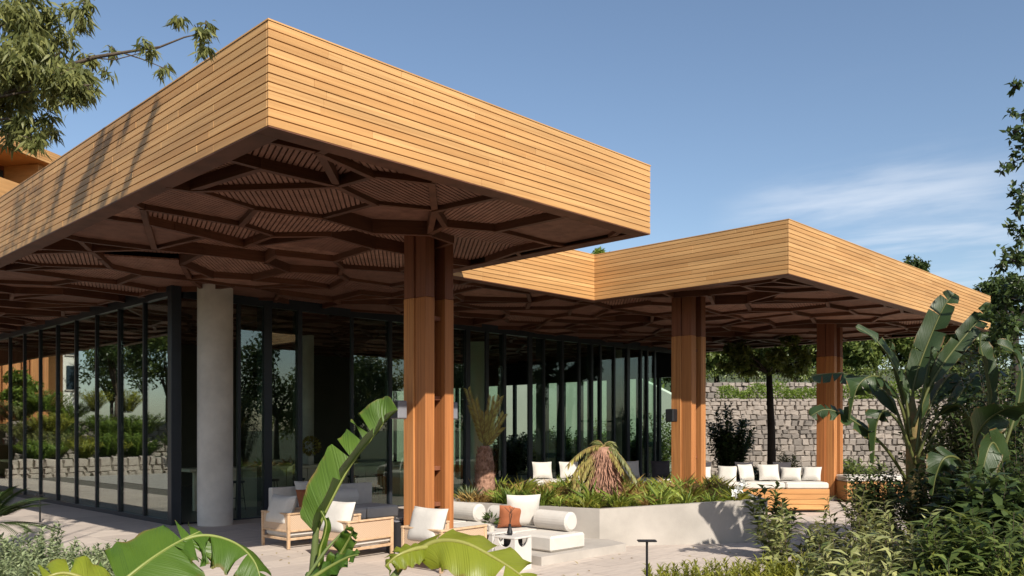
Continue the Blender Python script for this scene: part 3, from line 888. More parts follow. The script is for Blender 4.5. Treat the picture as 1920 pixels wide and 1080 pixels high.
# ================================================================== PLANTER
# front planter: board-marked concrete with an obtuse corner
PL = [(11.86, 9.42), (14.5, 7.55), (18.0, 10.7), (16.0, 13.2), (12.6, 13.9), (11.02, 12.6)]
PZ = [0.67, 0.80, 0.80, 0.72, 0.67, 0.67]
def inset(poly, t):
    c_ = (sum(p[0] for p in poly) / len(poly), sum(p[1] for p in poly) / len(poly))
    return [(p[0] + (c_[0] - p[0]) * t, p[1] + (c_[1] - p[1]) * t) for p in poly]
planter = thing('concrete_planter', 'pale concrete planter with an obtuse corner and plant shadows on its sunny face', 'planter', (13.5, 10.5, 0))
pin = inset(PL, 0.05); pk = MB(); k = len(PL)
for (x, y) in PL: pk.v.append(Vector((x, y, -0.02)))
for (x, y), z in zip(PL, PZ): pk.v.append(Vector((x, y, z)))
for (x, y), z in zip(pin, PZ): pk.v.append(Vector((x, y, z)))
for (x, y), z in zip(pin, PZ): pk.v.append(Vector((x, y, z - .25)))
for i in range(k):
    j = (i + 1) % k
    pk.face([i, j, k + j, k + i]); pk.face([k + i, k + j, 2 * k + j, 2 * k + i]); pk.face([2 * k + i, 2 * k + j, 3 * k + j, 3 * k + i])
pk.build('wall', M['concrete'], planter)
sb = MB(); sb.prism(pin, 0.40, [z - .08 for z in PZ]); sb.build('soil', M['soil'], planter)

# low stone plinth under the sofa
pt = MB(); pt.prism([(9.55, 8.72), (11.7, 8.72), (11.95, 9.3), (11.0, 12.58), (9.55, 12.58)], 0.0, 0.14)
tag(pt.build('stone_plinth', M['concrete']), 'low pale stone plinth under the white corner sofa', 'plinth')

# ================================================================== FURNITURE
def cushion(mb, lo, hi, b=0.05): mb.bbox(lo, hi, b); return mb
sofa = thing('corner_sofa', 'white corner sofa with bolsters built along the shaded side of the planter', 'sofa', (10.3, 10.4, 0.14))
for y0, y1 in ((8.87, 9.72), (9.73, 10.62), (10.63, 11.5), (11.51, 12.4)):
    MB().bbox((9.95, y0, .145), (10.80, y1, .40), .035).build('seat_cushion', M['white'], sofa)
for y0 in (9.05, 10.2, 11.25):
    q = MB(); q.tube([(10.66, y0, .565), (10.66, y0 + .03, .565), (10.66, y0 + .72, .565), (10.66, y0 + .75, .565)], [.125, .165, .165, .125], 24)
    q.build('bolster', M['white'], sofa)
def pillow(label, loc, rz, tilt, w, h, t, mat, group='scatter pillows on the corner sofa'):
    q = MB(); mt = Matrix.Translation(loc) @ Matrix.Rotation(rz, 4, 'Z') @ Matrix.Rotation(tilt, 4, 'X')
    q.pillow(w, h, t, mt)
    return tag(q.build('pillow', mat, smooth=True), label, 'pillow', group)
pillow('large white square pillow behind the terracotta one on the corner sofa', (10.5, 10.02, .70), PI / 2 + 1.0, -0.22, .60, .58, .2, M['white'])
pillow('terracotta pillow leaning on the large white pillow of the corner sofa', (10.30, 10.12, .61), PI / 2 + 1.1, -0.3, .44, .42, .17, M['rust'])

bs = thing('bench_sofa', 'shaded white bench sofa behind the twin plank column', 'sofa', (9.6, 14.3, 0))
MB().bbox((8.5, 14.0, 0), (10.9, 14.9, .28), .01).build('base', M['concrete'], bs)
for x0 in (8.5, 9.31, 10.12): MB().bbox((x0, 13.98, .283), (x0 + .79, 14.85, .52), .035).build('seat_cushion', M['white'], bs)
MB().bbox((8.5, 14.91, 0), (10.9, 15.05, .95), .01).build('back', M['concretecol'], bs)
q = MB(); q.tube([(9.55, 14.7, .70), (9.58, 14.7, .70), (10.28, 14.7, .70), (10.31, 14.7, .70)], [.14, .18, .18, .14], 20); q.build('bolster', M['linen'], bs)
pillow('white square pillow leaning back on the shaded bench sofa', (9.15, 14.62, .80), 0.1, -0.25, .62, .58, .2, M['white'], 'pillows on the bench sofa')
pillow('dark red pillow in front of the white one on the shaded bench sofa', (8.98, 14.42, .72), 0.15, -0.3, .46, .44, .17, M['rust'], 'pillows on the bench sofa')

# lounge chair: oiled timber frame, cane sides, white cushions
def make_chair(label):
    o = thing('lounge_chair', label, 'armchair', (0, 0, 0), 0, 'timber lounge chairs on the terrace')
    w, d = .41, .47
    for sx in (-1, 1):
        for sy in (-1, 1):
            MB().bbox((sx * d - .026, sy * w - .026, 0), (sx * d + .026, sy * w + .026, .60), .008).build('leg', M['chairwood'], o, local=True)
    for sy in (-1, 1):
        MB().bbox((-d - .03, sy * w - .032, .601), (d + .03, sy * w + .032, .635), .008).build('armrest', M['chairwood'], o, local=True)
        MB().box((-d + .027, sy * w - .008, .33), (d - .027, sy * w + .008, .60)).build('cane_panel', M['cane'], o, local=True)
        MB().bbox((-d + .027, sy * w - .016, .295), (d - .027, sy * w + .016, .329), .005).build('side_rail', M['chairwood'], o, local=True)
        MB().bbox((-d + .027, sy * w - .016, .15), (d - .027, sy * w + .016, .195), .005).build('side_rail', M['chairwood'], o, local=True)
    MB().bbox((-d - .024, -w + .033, .602), (-d + .024, w - .033, .634), .008).build('back_rail', M['chairwood'], o, local=True)
    MB().box((-d - .008, -w + .027, .33), (-d + .008, w - .027, .601)).build('cane_panel', M['cane'], o, local=True)
    MB().bbox((-d - .016, -w + .027, .295), (-d + .016, w - .027, .329), .005).build('back_rail', M['chairwood'], o, local=True)
    for x in (-d, d): MB().bbox((x - .016, -w + .027, .15), (x + .016, w - .027, .195), .005).build('cross_rail', M['chairwood'], o, local=True)
    MB().bbox((-d + .03, -w + .03, .197), (d + .02, w - .03, .36), .04).build('seat_cushion', M['white'], o, local=True)
    q = MB(); q.pillow(.74, .56, .24, Matrix.Translation((-.36, 0, .66)) @ Matrix.Rotation(PI / 2, 4, 'Z') @ Matrix.Rotation(.30, 4, 'X'), 12)
    q.build('back_cushion', M['white'], o, smooth=True, local=True)
    return o
ch = make_chair('cane sided timber armchair half hidden by the foreground leaf, nearest the twin plank column')
# rear right corner of each chair measured in the photo
def corner(px, d, rz):
    p = W((px - 960) * d / FOC, d)
    off = Matrix.Rotation(rz, 4, 'Z') @ Vector((.47, .41, 0))
    return (p.x + off.x, p.y + off.y, 0)
ch.location = corner(827, 12.25, .06); ch.rotation_euler = (0, 0, .06)
dup(ch, corner(653, 13.4, .10), .10, 'cane sided timber armchair in the middle of its row, left of the black drum table')
dup(ch, corner(541, 14.7, .04), .04, 'cane sided timber armchair farthest back in its row, beside the glass doors')

# white cube tables with half moon cut-outs
def cube_table(loc, rz, s, h, label):
    o = thing('cube_table', label, 'side table', loc, rz, 'white cube tables by the corner sofa')
    MB().bbox((-s, -s, h - .03), (s, s, h), .006).build('table_top', M['whiteobj'], o, local=True)
    for k in range(4):
        q = MB(); r = s * .62; pts = [(-s + .002, 0), (s - .002, 0), (s - .002, h - .032)]
        pts += [(r * math.cos(a), h - .032 - r * math.sin(a)) for a in [PI * i / 14 for i in range(15)]]
        pts += [(-s + .002, h - .032)]
        mt = Matrix.Rotation(k * PI / 2, 4, 'Z') @ Matrix.Translation((0, -s + .002, 0))
        n = len(q.v); K = len(pts)
        inset_ = 0 if k % 2 == 0 else .026
        for yy in (0, .024):
            for x, z in pts: q.v.append(mt @ Vector((max(-s + .002 + inset_, min(s - .002 - inset_, x)), yy, z)))
        q.face(list(range(K))); q.face([K + i for i in range(K)][::-1])
        for i in range(K): q.face([(i + 1) % K, i, K + i, K + (i + 1) % K])
        q.build('side', M['whiteobj'], o, local=True)
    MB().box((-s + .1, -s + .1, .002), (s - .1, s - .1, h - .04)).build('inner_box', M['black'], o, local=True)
    return o
pa = on_ground(962, 1066); cube_table((pa.x, pa.y, 0), .08, .20, .50, 'white cube table with half moon cut-outs holding a slim vase')
pb = on_ground(921, 1050); cube_table((pb.x, pb.y, 0), .08, .20, .46, 'white cube table with half moon cut-outs holding a small potted sprig')
v = thing('slim_vase', 'slim dark vase on the nearer white cube table', 'vase', (pa.x - .02, pa.y + .05, .50))
MB().lathe([(.035, 0), (.045, .04), (.022, .13), (.02, .17)], (0, 0, 0), 16).build('body', M['black'], v, local=True)
q = MB()
for k in range(4): q.tube([(0, 0, .15), (random.uniform(-.03, .03), random.uniform(-.03, .03), .32), (random.uniform(-.08, .08), random.uniform(-.08, .08), .42)], .004, 5)
q.build('twig', M['darkbark'], v, local=True)
v2 = thing('potted_sprig', 'small potted green sprig on the farther white cube table', 'plant', (pb.x, pb.y, .46))
MB().lathe([(.05, 0), (.065, .1), (.06, .1), (.055, .09)], (0, 0, 0), 16).build('pot', M['ceramic'], v2, local=True)
n = 40; dd = unit(n); dd[:, 2] = np.abs(dd[:, 2]) * 1.2
leaf_mesh('foliage', np.array([pb.x, pb.y, .56])[None] + dd * .05 + np.array([0, 0, .08]) * rng.uniform(0, 1.6, (n, 1)), dd, unit(n), .12, .045, M['darkgreen'], v2)
# black drum table with a tray
pc = on_ground(748, 1035)
dr = thing('drum_table', 'black drum side table between the lounge chairs with a grey tray on it', 'side table', (pc.x, pc.y, 0))
MB().lathe([(.2, 0), (.22, .02), (.22, .5), (.2, .52)], (0, 0, 0), 40).build('body', M['black'], dr, local=True)
tr_ = thing('serving_tray', 'small grey tray with a bowl on the black drum table', 'tray', (pc.x, pc.y, .522))
MB().bbox((-.15, -.1, 0), (.15, .1, .02), .006).build('base', M['greybox'], tr_, local=True)
MB().lathe([(.03, .021), (.07, .06), (.065, .062), (.03, .03)], (.02, 0, 0), 18).build('bowl', M['ceramic'], tr_, local=True)

# long timber platform sofas on the garden side
def platform_sofa(loc, rz, L, label, npil, dark=()):
    o = thing('platform_sofa', label, 'sofa', loc, rz, 'timber platform sofas by the garden')
    for k in range(4):
        MB().bbox((-L / 2, -.5, .08 + k * .13), (L / 2, -.465, .08 + k * .13 + .122), .005).build('front_board', M['platform'], o, local=True)
    MB().box((-L / 2 + .01, -.462, .06), (L / 2 - .01, .5, .585)).build('base', M['platform'], o, local=True)
    MB().box((-L / 2 + .1, -.40, 0), (L / 2 - .1, .4, .058)).build('foot', M['black'], o, local=True)
    n_ = max(2, int(round(L / 1.0)))
    for k in range(n_):
        a, b_ = -L / 2 + L * k / n_, -L / 2 + L * (k + 1) / n_
        MB().bbox((a + .006, -.49, .587), (b_ - .006, .48, .76), .04).build('seat_cushion', M['white'], o, local=True)
    R = Matrix.Translation(loc) @ Matrix.Rotation(rz, 4, 'Z')
    return o, R
pf, R = platform_sofa(W(6.35, 21.7), math.atan2(RGT.y, RGT.x), 3.3, 'long honey timber platform sofa in front of the stone wall, lined with white pillows', 6)
names = ['leftmost', 'second', 'third', 'fourth', 'fifth', 'rightmost']
for k in range(6):
    x = -1.4 + k * .56 + random.uniform(-.05, .05)
    p = R @ Vector((x, .12 + random.uniform(-.14, .12), .95 + random.uniform(-.04, .06)))
    lab = {'leftmost': 'leftmost white pillow on the long platform sofa', 'rightmost': 'rightmost white pillow on the long platform sofa'}.get(names[k], names[k] + ' white pillow from the left on the long platform sofa')
    pillow(lab, p, math.atan2(RGT.y, RGT.x) + random.uniform(-.6, .6), -0.4 + random.uniform(-.3, .2), random.uniform(.40, .54), random.uniform(.36, .46), .2, M['white'], 'white pillows on the long platform sofa')
for k, x in enumerate((-1.35, -.25, .75)):
    p = R @ Vector((x, .38, 1.02))
    pillow(('charcoal pillow behind the leftmost white pillows of the long platform sofa', 'charcoal pillow in the middle of the long platform sofa', 'charcoal pillow near the right end of the long platform sofa')[k], p, math.atan2(RGT.y, RGT.x) + .1, -.2, .5, .46, .16, M['darkcloth'], 'charcoal pillows on the long platform sofa')
pf2, R2 = platform_sofa(W(4.0, 23.0), math.atan2(RGT.y, RGT.x), 2.4, 'shorter timber platform sofa half hidden by the drooping tree fern', 3)
for k, x in enumerate((-.75, .1, .8)):
    p = R2 @ Vector((x, .2, 1.0))
    pillow(('white pillow left on the shorter platform sofa', 'charcoal pillow between two white ones on the shorter platform sofa', 'white pillow beside the middle column on the shorter platform sofa')[k], p, math.atan2(RGT.y, RGT.x) + .2, -.25, .55, .48, .18, M[('white', 'darkcloth', 'white')[k]], 'pillows on the shorter platform sofa')
pf3, R3 = platform_sofa(W(1.25, 22.6), math.atan2(RGT.y, RGT.x) + .2, 1.5, 'small platform sofa with white cushions between the two tree ferns', 2)
for k, x in enumerate((-.4, .35)):
    p = R3 @ Vector((x, .2, 1.0))
    pillow(('white pillow left on the small platform sofa', 'white pillow right on the small platform sofa')[k], p, math.atan2(RGT.y, RGT.x) + .25, -.25, .55, .46, .18, M['white'], 'pillows on the small platform sofa')
pf4, R4 = platform_sofa(W(10.7, 24.6), math.atan2(RGT.y, RGT.x), 2.2, 'white cushioned platform sofa beyond the third column', 2)

# bar inside
bar = thing('bar_counter', 'long pale bar counter inside the open glass doors', 'bar', (12.5, 21.2, 0))
MB().bbox((9.6, 20.9, 1.0), (16.6, 21.6, 1.08), .01).build('counter_top', M['bartop'], bar)
for k in range(10): MB().bbox((9.75 + k * .67, 21.0, 0), (9.75 + k * .67 + .65, 21.1, .997), .008).build('front_panel', M['bartop'], bar)
def stool(loc, label):
    o = thing('bar_stool', label, 'stool', loc, random.uniform(-.3, .3), 'black bar stools along the counter')
    MB().lathe([(.16, .70), (.18, .72), (.18, .75), (.15, .76)], (0, 0, 0), 20).build('seat', M['black'], o, local=True)
    for k in range(4):
        a = PI / 4 + k * PI / 2
        MB().tube([(.12 * math.cos(a), .12 * math.sin(a), .71), (.2 * math.cos(a), .2 * math.sin(a), 0)], .013, 6).build('leg', M['black'], o, local=True)
    MB().tube([(.155 * math.cos(a), .155 * math.sin(a), .3) for a in [PI / 4 + PI / 2 * k for k in range(5)]], .009, 6).build('foot_ring', M['black'], o, local=True)
    return o
st = [(10.7, 'black bar stool beside the round concrete column'), (11.7, 'black bar stool behind the thick blue door edge'), (12.5, 'black bar stool at the open door, left of the big leaf'),
      (13.3, 'black bar stool behind the upright banana leaf'), (14.3, 'black bar stool right of the upright banana leaf'), (15.3, 'black bar stool at the right end of the counter')]
for x, lab in st: stool((x, 20.5, 0), lab)
fv = thing('flower_vase', 'round dark flower arrangement in a vase on the bar counter', 'vase', (13.35, 21.25, 1.08))
MB().lathe([(.06, 0), (.1, .1), (.09, .22), (.05, .3)], (0, 0, 0), 18).build('body', M['ceramic'], fv, local=True)
n = 220; dd = unit(n)
leaf_mesh('foliage', np.array([13.35, 21.25, 1.62])[None] + dd * .2, dd, unit(n), .12, .06, M['dry'], fv)
for k, (x, lab) in enumerate(((11.15, 'leftmost dark bottle on the bar counter'), (12.95, 'dark bottle just left of the flower vase on the bar counter'), (13.7, 'dark bottle just right of the flower vase on the bar counter'))):
    o = thing('bottle', lab, 'bottle', (x, 21.2, 1.08), 0, 'bottles on the bar counter')
    MB().lathe([(.04, 0), (.042, .2), (.015, .27), (.015, .34)], (0, 0, 0), 14).build('body', M['bottle'], o, local=True)
    MB().lathe([(.017, .341), (.017, .37)], (0, 0, 0), 12).build('cap', M['black'], o, local=True)

# slim black garden light in the foreground
p = at(1213, 1080, 7.6)
gl_ = thing('path_light', 'slim black T shaped path light in front of the planter', 'garden light', (p.x, p.y, .05))
zt = at(1213, 1014, 7.6).z - .05
MB().tube([(0, 0, 0), (0, 0, zt - .009)], .011, 10).build('post', M['black'], gl_, local=True)
gl_.rotation_euler = (0, 0, math.atan2(RGT.y, RGT.x))
MB().bbox((-.085, -.04, zt - .008), (.085, .04, zt + .008), .005).build('lamp_head', M['black'], gl_, local=True)
p = at(75, 950, 19); q = thing('path_light', 'thin black path light on the sunlit walk by the long glass wall', 'garden light', (p.x, p.y, 0))
MB().tube([(0, 0, 0), (0, 0, .6)], .02, 8).build('post', M['black'], q, local=True); MB().bbox((-.09, -.04, .6), (.09, .04, .625), .005).build('lamp_head', M['black'], q, local=True)

# ================================================================== VEGETATION
def big_leaf(parent, pts, nrm, width, foldL=20, foldR=20, tears=3, mat='banana', petiole=0.0, seed=0, prof=(0.30, 0.55), curl=0.15, rib=0.010, droop=0.0, name='leaf'):
    """paddle leaf along a midrib; two torn halves with their own fold angle (degrees, + lifts towards nrm)"""
    r = random.Random(seed * 31 + 5)
    P = [Vector(p) for p in pts]; nrm = Vector(nrm).normalized()
    def cr(t):
        k = min(int(t * (len(P) - 1)), len(P) - 2); u = t * (len(P) - 1) - k
        p0, p1, p2, p3 = P[max(k - 1, 0)], P[k], P[k + 1], P[min(k + 2, len(P) - 1)]
        return 0.5 * ((2 * p1) + (p2 - p0) * u + (2 * p0 - 5 * p1 + 4 * p2 - p3) * u * u + (3 * p1 - p0 - 3 * p2 + p3) * u ** 3)
    N = 30
    ss = [i / N for i in range(N + 1)]
    mid_ = [cr(s_) for s_ in ss]
    fr = []
    for i in range(N + 1):
        T = (mid_[min(i + 1, N)] - mid_[max(i - 1, 0)]).normalized()
        S = T.cross(nrm).normalized(); Nn = S.cross(T)
        fr.append((T, S, Nn))
    q = MB(); q.uv = []
    def wid(s_):
        if s_ < petiole: return 0.0
        u = (s_ - petiole) / (1 - petiole)
        return width * max(0.0, (u ** prof[0]) * ((1 - u) ** prof[1])) * 1.25
    for side, fold in ((1, foldL), (-1, foldR)):
        cuts = sorted(r.sample(range(6 + int(petiole * N), N - 2), min(tears, 12)))
        lobes = []; a0 = int(petiole * N)
        for c_ in cuts + [N]:
            if c_ - a0 >= 2: lobes.append((a0, c_)); a0 = c_
        if lobes[-1][1] != N: lobes.append((a0, N))
        for (i0, i1) in lobes:
            df = r.uniform(-9, 9) if len(lobes) > 1 else 0
            gap = r.uniform(.006, .05) if len(lobes) > 1 else 0
            K = 5; idx = {}
            for i in range(i0, i1 + 1):
                T, S, Nn = fr[i]; w = wid(ss[i]) * (1 + r.uniform(-.05, .03)); 
                for k in range(K + 1):
                    v = k / K
                    a = math.radians(fold + df * v)
                    sh = 0.0
                    if i == i0 and i0 > int(petiole * N): sh = gap * v
                    if i == i1 and i1 < N: sh = -gap * v
                    ripple = 0.012 * v * math.sin(ss[i] * 34 + side * 1.3 + seed)
                    p = mid_[i] + S * (side * v * w * math.cos(a)) + Nn * (v * w * math.sin(a) - curl * w * v * v + ripple) + T * (0.18 * v * w + sh) - Vector((0, 0, droop * v * v * w))
                    idx[i, k] = len(q.v); q.v.append(p); q.uv.append((ss[i], side * v))
            for i in range(i0, i1):
                for k in range(K):
                    f = [idx[i, k], idx[i + 1, k], idx[i + 1, k + 1], idx[i, k + 1]]
                    q.face(f if side > 0 else f[::-1])
    n0 = len(q.v)
    q.tube(mid_, [rib * (1.6 - 1.3 * s_) for s_ in ss], 6)
    q.uv += [(0.5, 0.0)] * (len(q.v) - n0)
    return q.build(name, M[mat], parent, smooth=True)
CAMV = Vector((0, 0, EYE))
def px_leaf(parent, pxs, depths, nrm, width, **kw):
    return big_leaf(parent, [at(x, y, d) for (x, y), d in zip(pxs, depths)], nrm, width, **kw)
TOC = -FWD        # towards the camera
UP = Vector((0, 0, 1))

# ---- upright banana leaf, centre foreground
D0 = 5.4
bp = at(575, 1300, D0)
ban = thing('banana_plant', 'young banana plant in the foreground with one upright torn leaf', 'plant', (bp.x, bp.y, 0.05))
q = MB(); q.tube([(bp.x, bp.y, .05), at(585, 1120, D0), at(592, 1000, D0), at(600, 960, D0)], [.05, .035, .02, .014], 10); q.build('stem', M['stem'], ban, smooth=True)
px_leaf(ban, [(592, 1000), (612, 955), (655, 875), (700, 818), (722, 790), (746, 768)], [D0, D0, D0 + .05, D0 + .1, D0 + .12, D0 + .1], TOC + UP * .3 - RGT * .2, .25, foldL=78, foldR=2, tears=4, seed=8, prof=(.22, .34), curl=.10)
px_leaf(ban, [(600, 1085), (598, 1040), (612, 985), (600, 955)], [D0 - .1] * 4, TOC + RGT * .4, .07, foldL=50, foldR=60, tears=1, seed=4)
px_leaf(ban, [(610, 1090), (632, 1050), (655, 1010), (663, 990)], [D0 - .2, D0 - .2, D0 - .25, D0 - .3], TOC + UP * .4, .10, foldL=30, foldR=25, tears=2, seed=5, prof=(.35, .5))
px_leaf(ban, [(570, 1095), (610, 1068), (650, 1046), (672, 1040)], [D0 - .3, D0 - .3, D0 - .35, D0 - .4], UP + TOC * .5, .10, foldL=-20, foldR=25, tears=2, seed=6)
q = MB(); q.tube([at(540, 1150, D0 - .3), at(568, 1092, D0 - .3), at(612, 1030, D0 - .25), at(640, 1000, D0 - .2)], [.014, .012, .01, .006], 6); q.build('petiole', M['stem'], ban, smooth=True)

# ---- arching banana leaves, lower left foreground
D1 = 4.6
bp = at(200, 1400, D1)
ba2 = thing('banana_plant', 'low banana plant at lower left with wide arching leaves', 'plant', (bp.x, bp.y, 0.05))
q = MB(); q.tube([(bp.x, bp.y, .05), at(200, 1250, D1), at(215, 1120, D1)], [.07, .05, .025], 10); q.build('stem', M['stem'], ba2, smooth=True)
px_leaf(ba2, [(150, 1190), (205, 1115), (262, 1064), (320, 1024), (375, 996)], [D1, D1 + .05, D1 + .15, D1 + .3, D1 + .42], UP * .8 + TOC * .9 - RGT * .35, .35, foldL=-16, foldR=10, tears=3, seed=11, mat='banana', prof=(.12, .40), curl=.22)
px_leaf(ba2, [(300, 1075), (335, 1020), (385, 1004), (440, 1018), (475, 1050), (490, 1090)], [D1 + .3, D1 + .35, D1 + .4, D1 + .4, D1 + .35, D1 + .3], UP + TOC * .8, .25, foldL=14, foldR=-40, tears=3, seed=12, prof=(.3, .5), droop=.3)
px_leaf(ba2, [(225, 1150), (170, 1095), (125, 1075), (85, 1085), (50, 1120)], [D1 - .2, D1 - .3, D1 - .35, D1 - .4, D1 - .4], UP + TOC * .6, .20, foldL=10, foldR=-35, tears=3, seed=13, mat='bananapale')
px_leaf(ba2, [(180, 1150), (150, 1110), (148, 1070), (146, 1050)], [D1 - .1] * 4, TOC + RGT * .5, .07, foldL=40, foldR=35, tears=1, seed=14)
px_leaf(ba2, [(230, 1140), (300, 1100), (380, 1085), (450, 1110)], [D1 - .5, D1 - .5, D1 - .5, D1 - .5], UP + TOC * .3, .17, foldL=14, foldR=-24, tears=3, seed=15)

# ---- big yellow-green leaf, lower centre right
D2 = 4.3
bp = at(700, 1400, D2)
ba3 = thing('banana_plant', 'low banana plant at bottom centre with a broad yellow green leaf', 'plant', (bp.x, bp.y, 0.05))
q = MB(); q.tube([(bp.x, bp.y, .05), at(715, 1180, D2), at(735, 1085, D2), at(770, 1040, D2 + .1), at(800, 1022, D2 + .15)], [.05, .035, .02, .012, .009], 10); q.build('stem', M['stem'], ba3, smooth=True)
px_leaf(ba3, [(775, 1040), (815, 1016), (870, 1018), (930, 1048), (980, 1082), (1020, 1125)], [D2 + .1, D2 + .1, D2 + .05, D2, D2 - .05, D2 - .1], UP * .9 + TOC * .7, .24, foldL=8, foldR=-22, tears=3, seed=21, mat='bananapale', prof=(.25, .45), curl=.2)
px_leaf(ba3, [(800, 1026), (775, 1030), (745, 1042), (722, 1062)], [D2 + .1, D2 + .05, D2, D2 - .02], UP + TOC * .7, .12, foldL=-20, foldR=-20, tears=1, seed=22, mat='bananapale', prof=(.35, .5))

# ---- white bird of paradise at right
def strel(name, label, base, leaves, trunk, seed):
    o = thing(name, label, 'plant', (base.x, base.y, 0.05))
    q = MB(); q.tube(trunk[0], trunk[1], 12); 
    q.build('trunk', M['sheath'], o, smooth=True)
    for k, (pxs, ds, nrm, w, fl, fr_, te, pet) in enumerate(leaves):
        px_leaf(o, pxs, ds, nrm, w, foldL=fl, foldR=fr_, tears=te, seed=seed + k, mat='strelitzia', petiole=pet, prof=(.34, .42), curl=.08, rib=.016)
    return o
D3 = 12.2
b3 = on_ground(1722, 1075); b3 = W((1722 - 960) * D3 / FOC, D3)
tr3 = ([(b3.x, b3.y, -.02), at(1722, 960, D3), at(1716, 880, D3), at(1712, 800, D3), at(1706, 745, D3)], [.17, .15, .13, .10, .06])
big = strel('bird_of_paradise', 'large bird of paradise plant with paddle leaves in front of the third column', b3, [
    ([(1706, 800), (1712, 735), (1722, 690), (1745, 630), (1770, 575), (1790, 550)], [D3] * 6, TOC - RGT * .5 + UP * .2, .26, 20, 22, 3, .2),
    ([(1712, 800), (1740, 730), (1770, 680), (1805, 635), (1835, 600), (1858, 568)], [D3 - .3, D3 - .3, D3 - .3, D3 - .3, D3 - .3, D3 - .4], TOC + UP * .4, .20, 24, 20, 3, .25),
    ([(1708, 820), (1700, 760), (1692, 730), (1672, 680), (1640, 635), (1604, 613)], [D3 - .2] * 6, TOC * .8 + RGT * .6 + UP * .5, .22, 16, 30, 2, .2),
    ([(1702, 840), (1688, 790), (1668, 745), (1625, 712), (1570, 700), (1520, 706)], [D3, D3, D3 + .1, D3 + .3, D3 + .5, D3 + .6], UP + TOC * .3 + RGT * .5, .30, 8, -40, 5, .25),
    ([(1700, 900), (1660, 840), (1615, 800), (1575, 775), (1545, 768), (1520, 780)], [D3, D3 - .2, D3 - .3, D3 - .3, D3 - .3, D3 - .3], UP + TOC * .2 + RGT * .5, .24, 25, -35, 4, .25),
    ([(1718, 850), (1725, 790), (1730, 740), (1738, 700), (1744, 670), (1746, 650)], [D3 - .3] * 6, TOC + RGT * .8, .22, 25, 40, 2, .2),
    ([(1720, 860), (1750, 790), (1790, 760), (1815, 775), (1830, 820), (1836, 870)], [D3 - .4, D3 - .5, D3 - .7, D3 - .8, D3 - .8, D3 - .8], UP + TOC * .6 + RGT * .4, .27, 12, -30, 3, .25),
    ([(1716, 870), (1690, 800), (1660, 770), (1645, 790), (1640, 830), (1638, 870)], [D3 - .3, D3 - .4, D3 - .4, D3 - .4, D3 - .4, D3 - .4], UP + TOC * .4 + RGT * .6, .26, -10, -30, 5, .3),
    ([(1710, 880), (1730, 800), (1760, 730), (1790, 700), (1800, 720), (1806, 760)], [D3 + .3, D3 + .3, D3 + .4, D3 + .4, D3 + .4, D3 + .4], UP + TOC * .5, .28, 0, -30, 3, .3),
    ([(1704, 830), (1692, 770), (1672, 728), (1640, 705), (1608, 725), (1592, 790)], [D3 - .1, D3 - .2, D3 - .2, D3 - .3, D3 - .4, D3 - .4], UP + TOC * .2 + RGT * .8, .30, -15, -25, 6, .3),
    ([(1714, 860), (1700, 790), (1690, 745), (1678, 700), (1672, 670), (1668, 640)], [D3 + .3] * 6, TOC * .5 + RGT, .22, 25, 30, 2, .3),
    ([(1722, 870), (1760, 800), (1800, 740), (1836, 700), (1866, 690), (1890, 705)], [D3 + .1, D3, D3, D3, D3 - .1, D3 - .2], UP + TOC * .4 + RGT * .4, .26, 5, -25, 4, .3),
], tr3, 41)
D4 = 9.6
b4 = W((1850 - 960) * D4 / FOC, D4)
tr4 = ([(b4.x, b4.y, -.02), at(1850, 1020, D4), at(1846, 950, D4), at(1850, 900, D4)], [.14, .12, .09, .05])
strel('bird_of_paradise', 'darker bird of paradise plant at the right edge with a drooping pale leaf', b4, [
    ([(1850, 980), (1862, 920), (1880, 880), (1862, 830), (1845, 870), (1832, 960)], [D4, D4 - .2, D4 - .5, D4 - .6, D4 - .7, D4 - .7], TOC + RGT * .3, .22, 15, 30, 1, .4),
    ([(1846, 960), (1840, 890), (1830, 830), (1850, 790), (1890, 765), (1940, 760)], [D4, D4, D4 - .2, D4 - .4, D4 - .6, D4 - .8], UP + TOC * .6 + RGT * .5, .26, 10, -25, 3, .25),
    ([(1850, 960), (1850, 850), (1855, 760), (1848, 690), (1838, 650), (1840, 625)], [D4 + .3] * 6, TOC + RGT * .5, .20, 25, 40, 1, .35),
    ([(1852, 960), (1880, 850), (1905, 770), (1915, 700), (1900, 660), (1870, 645)], [D4 + .2, D4, D4, D4, D4, D4], TOC + UP * .5 + RGT * .8, .22, 10, 20, 3, .3),
    ([(1846, 970), (1820, 900), (1795, 860), (1770, 860), (1755, 890), (1748, 930)], [D4, D4 - .1, D4 - .2, D4 - .3, D4 - .3, D4 - .3], UP + TOC * .5 + RGT * .5, .22, 10, -30, 3, .3),
    ([(1850, 970), (1890, 900), (1930, 860), (1960, 850)], [D4, D4 - .2, D4 - .4, D4 - .5], UP + TOC * .5, .25, 10, -20, 2, .3),
], tr4, 61)

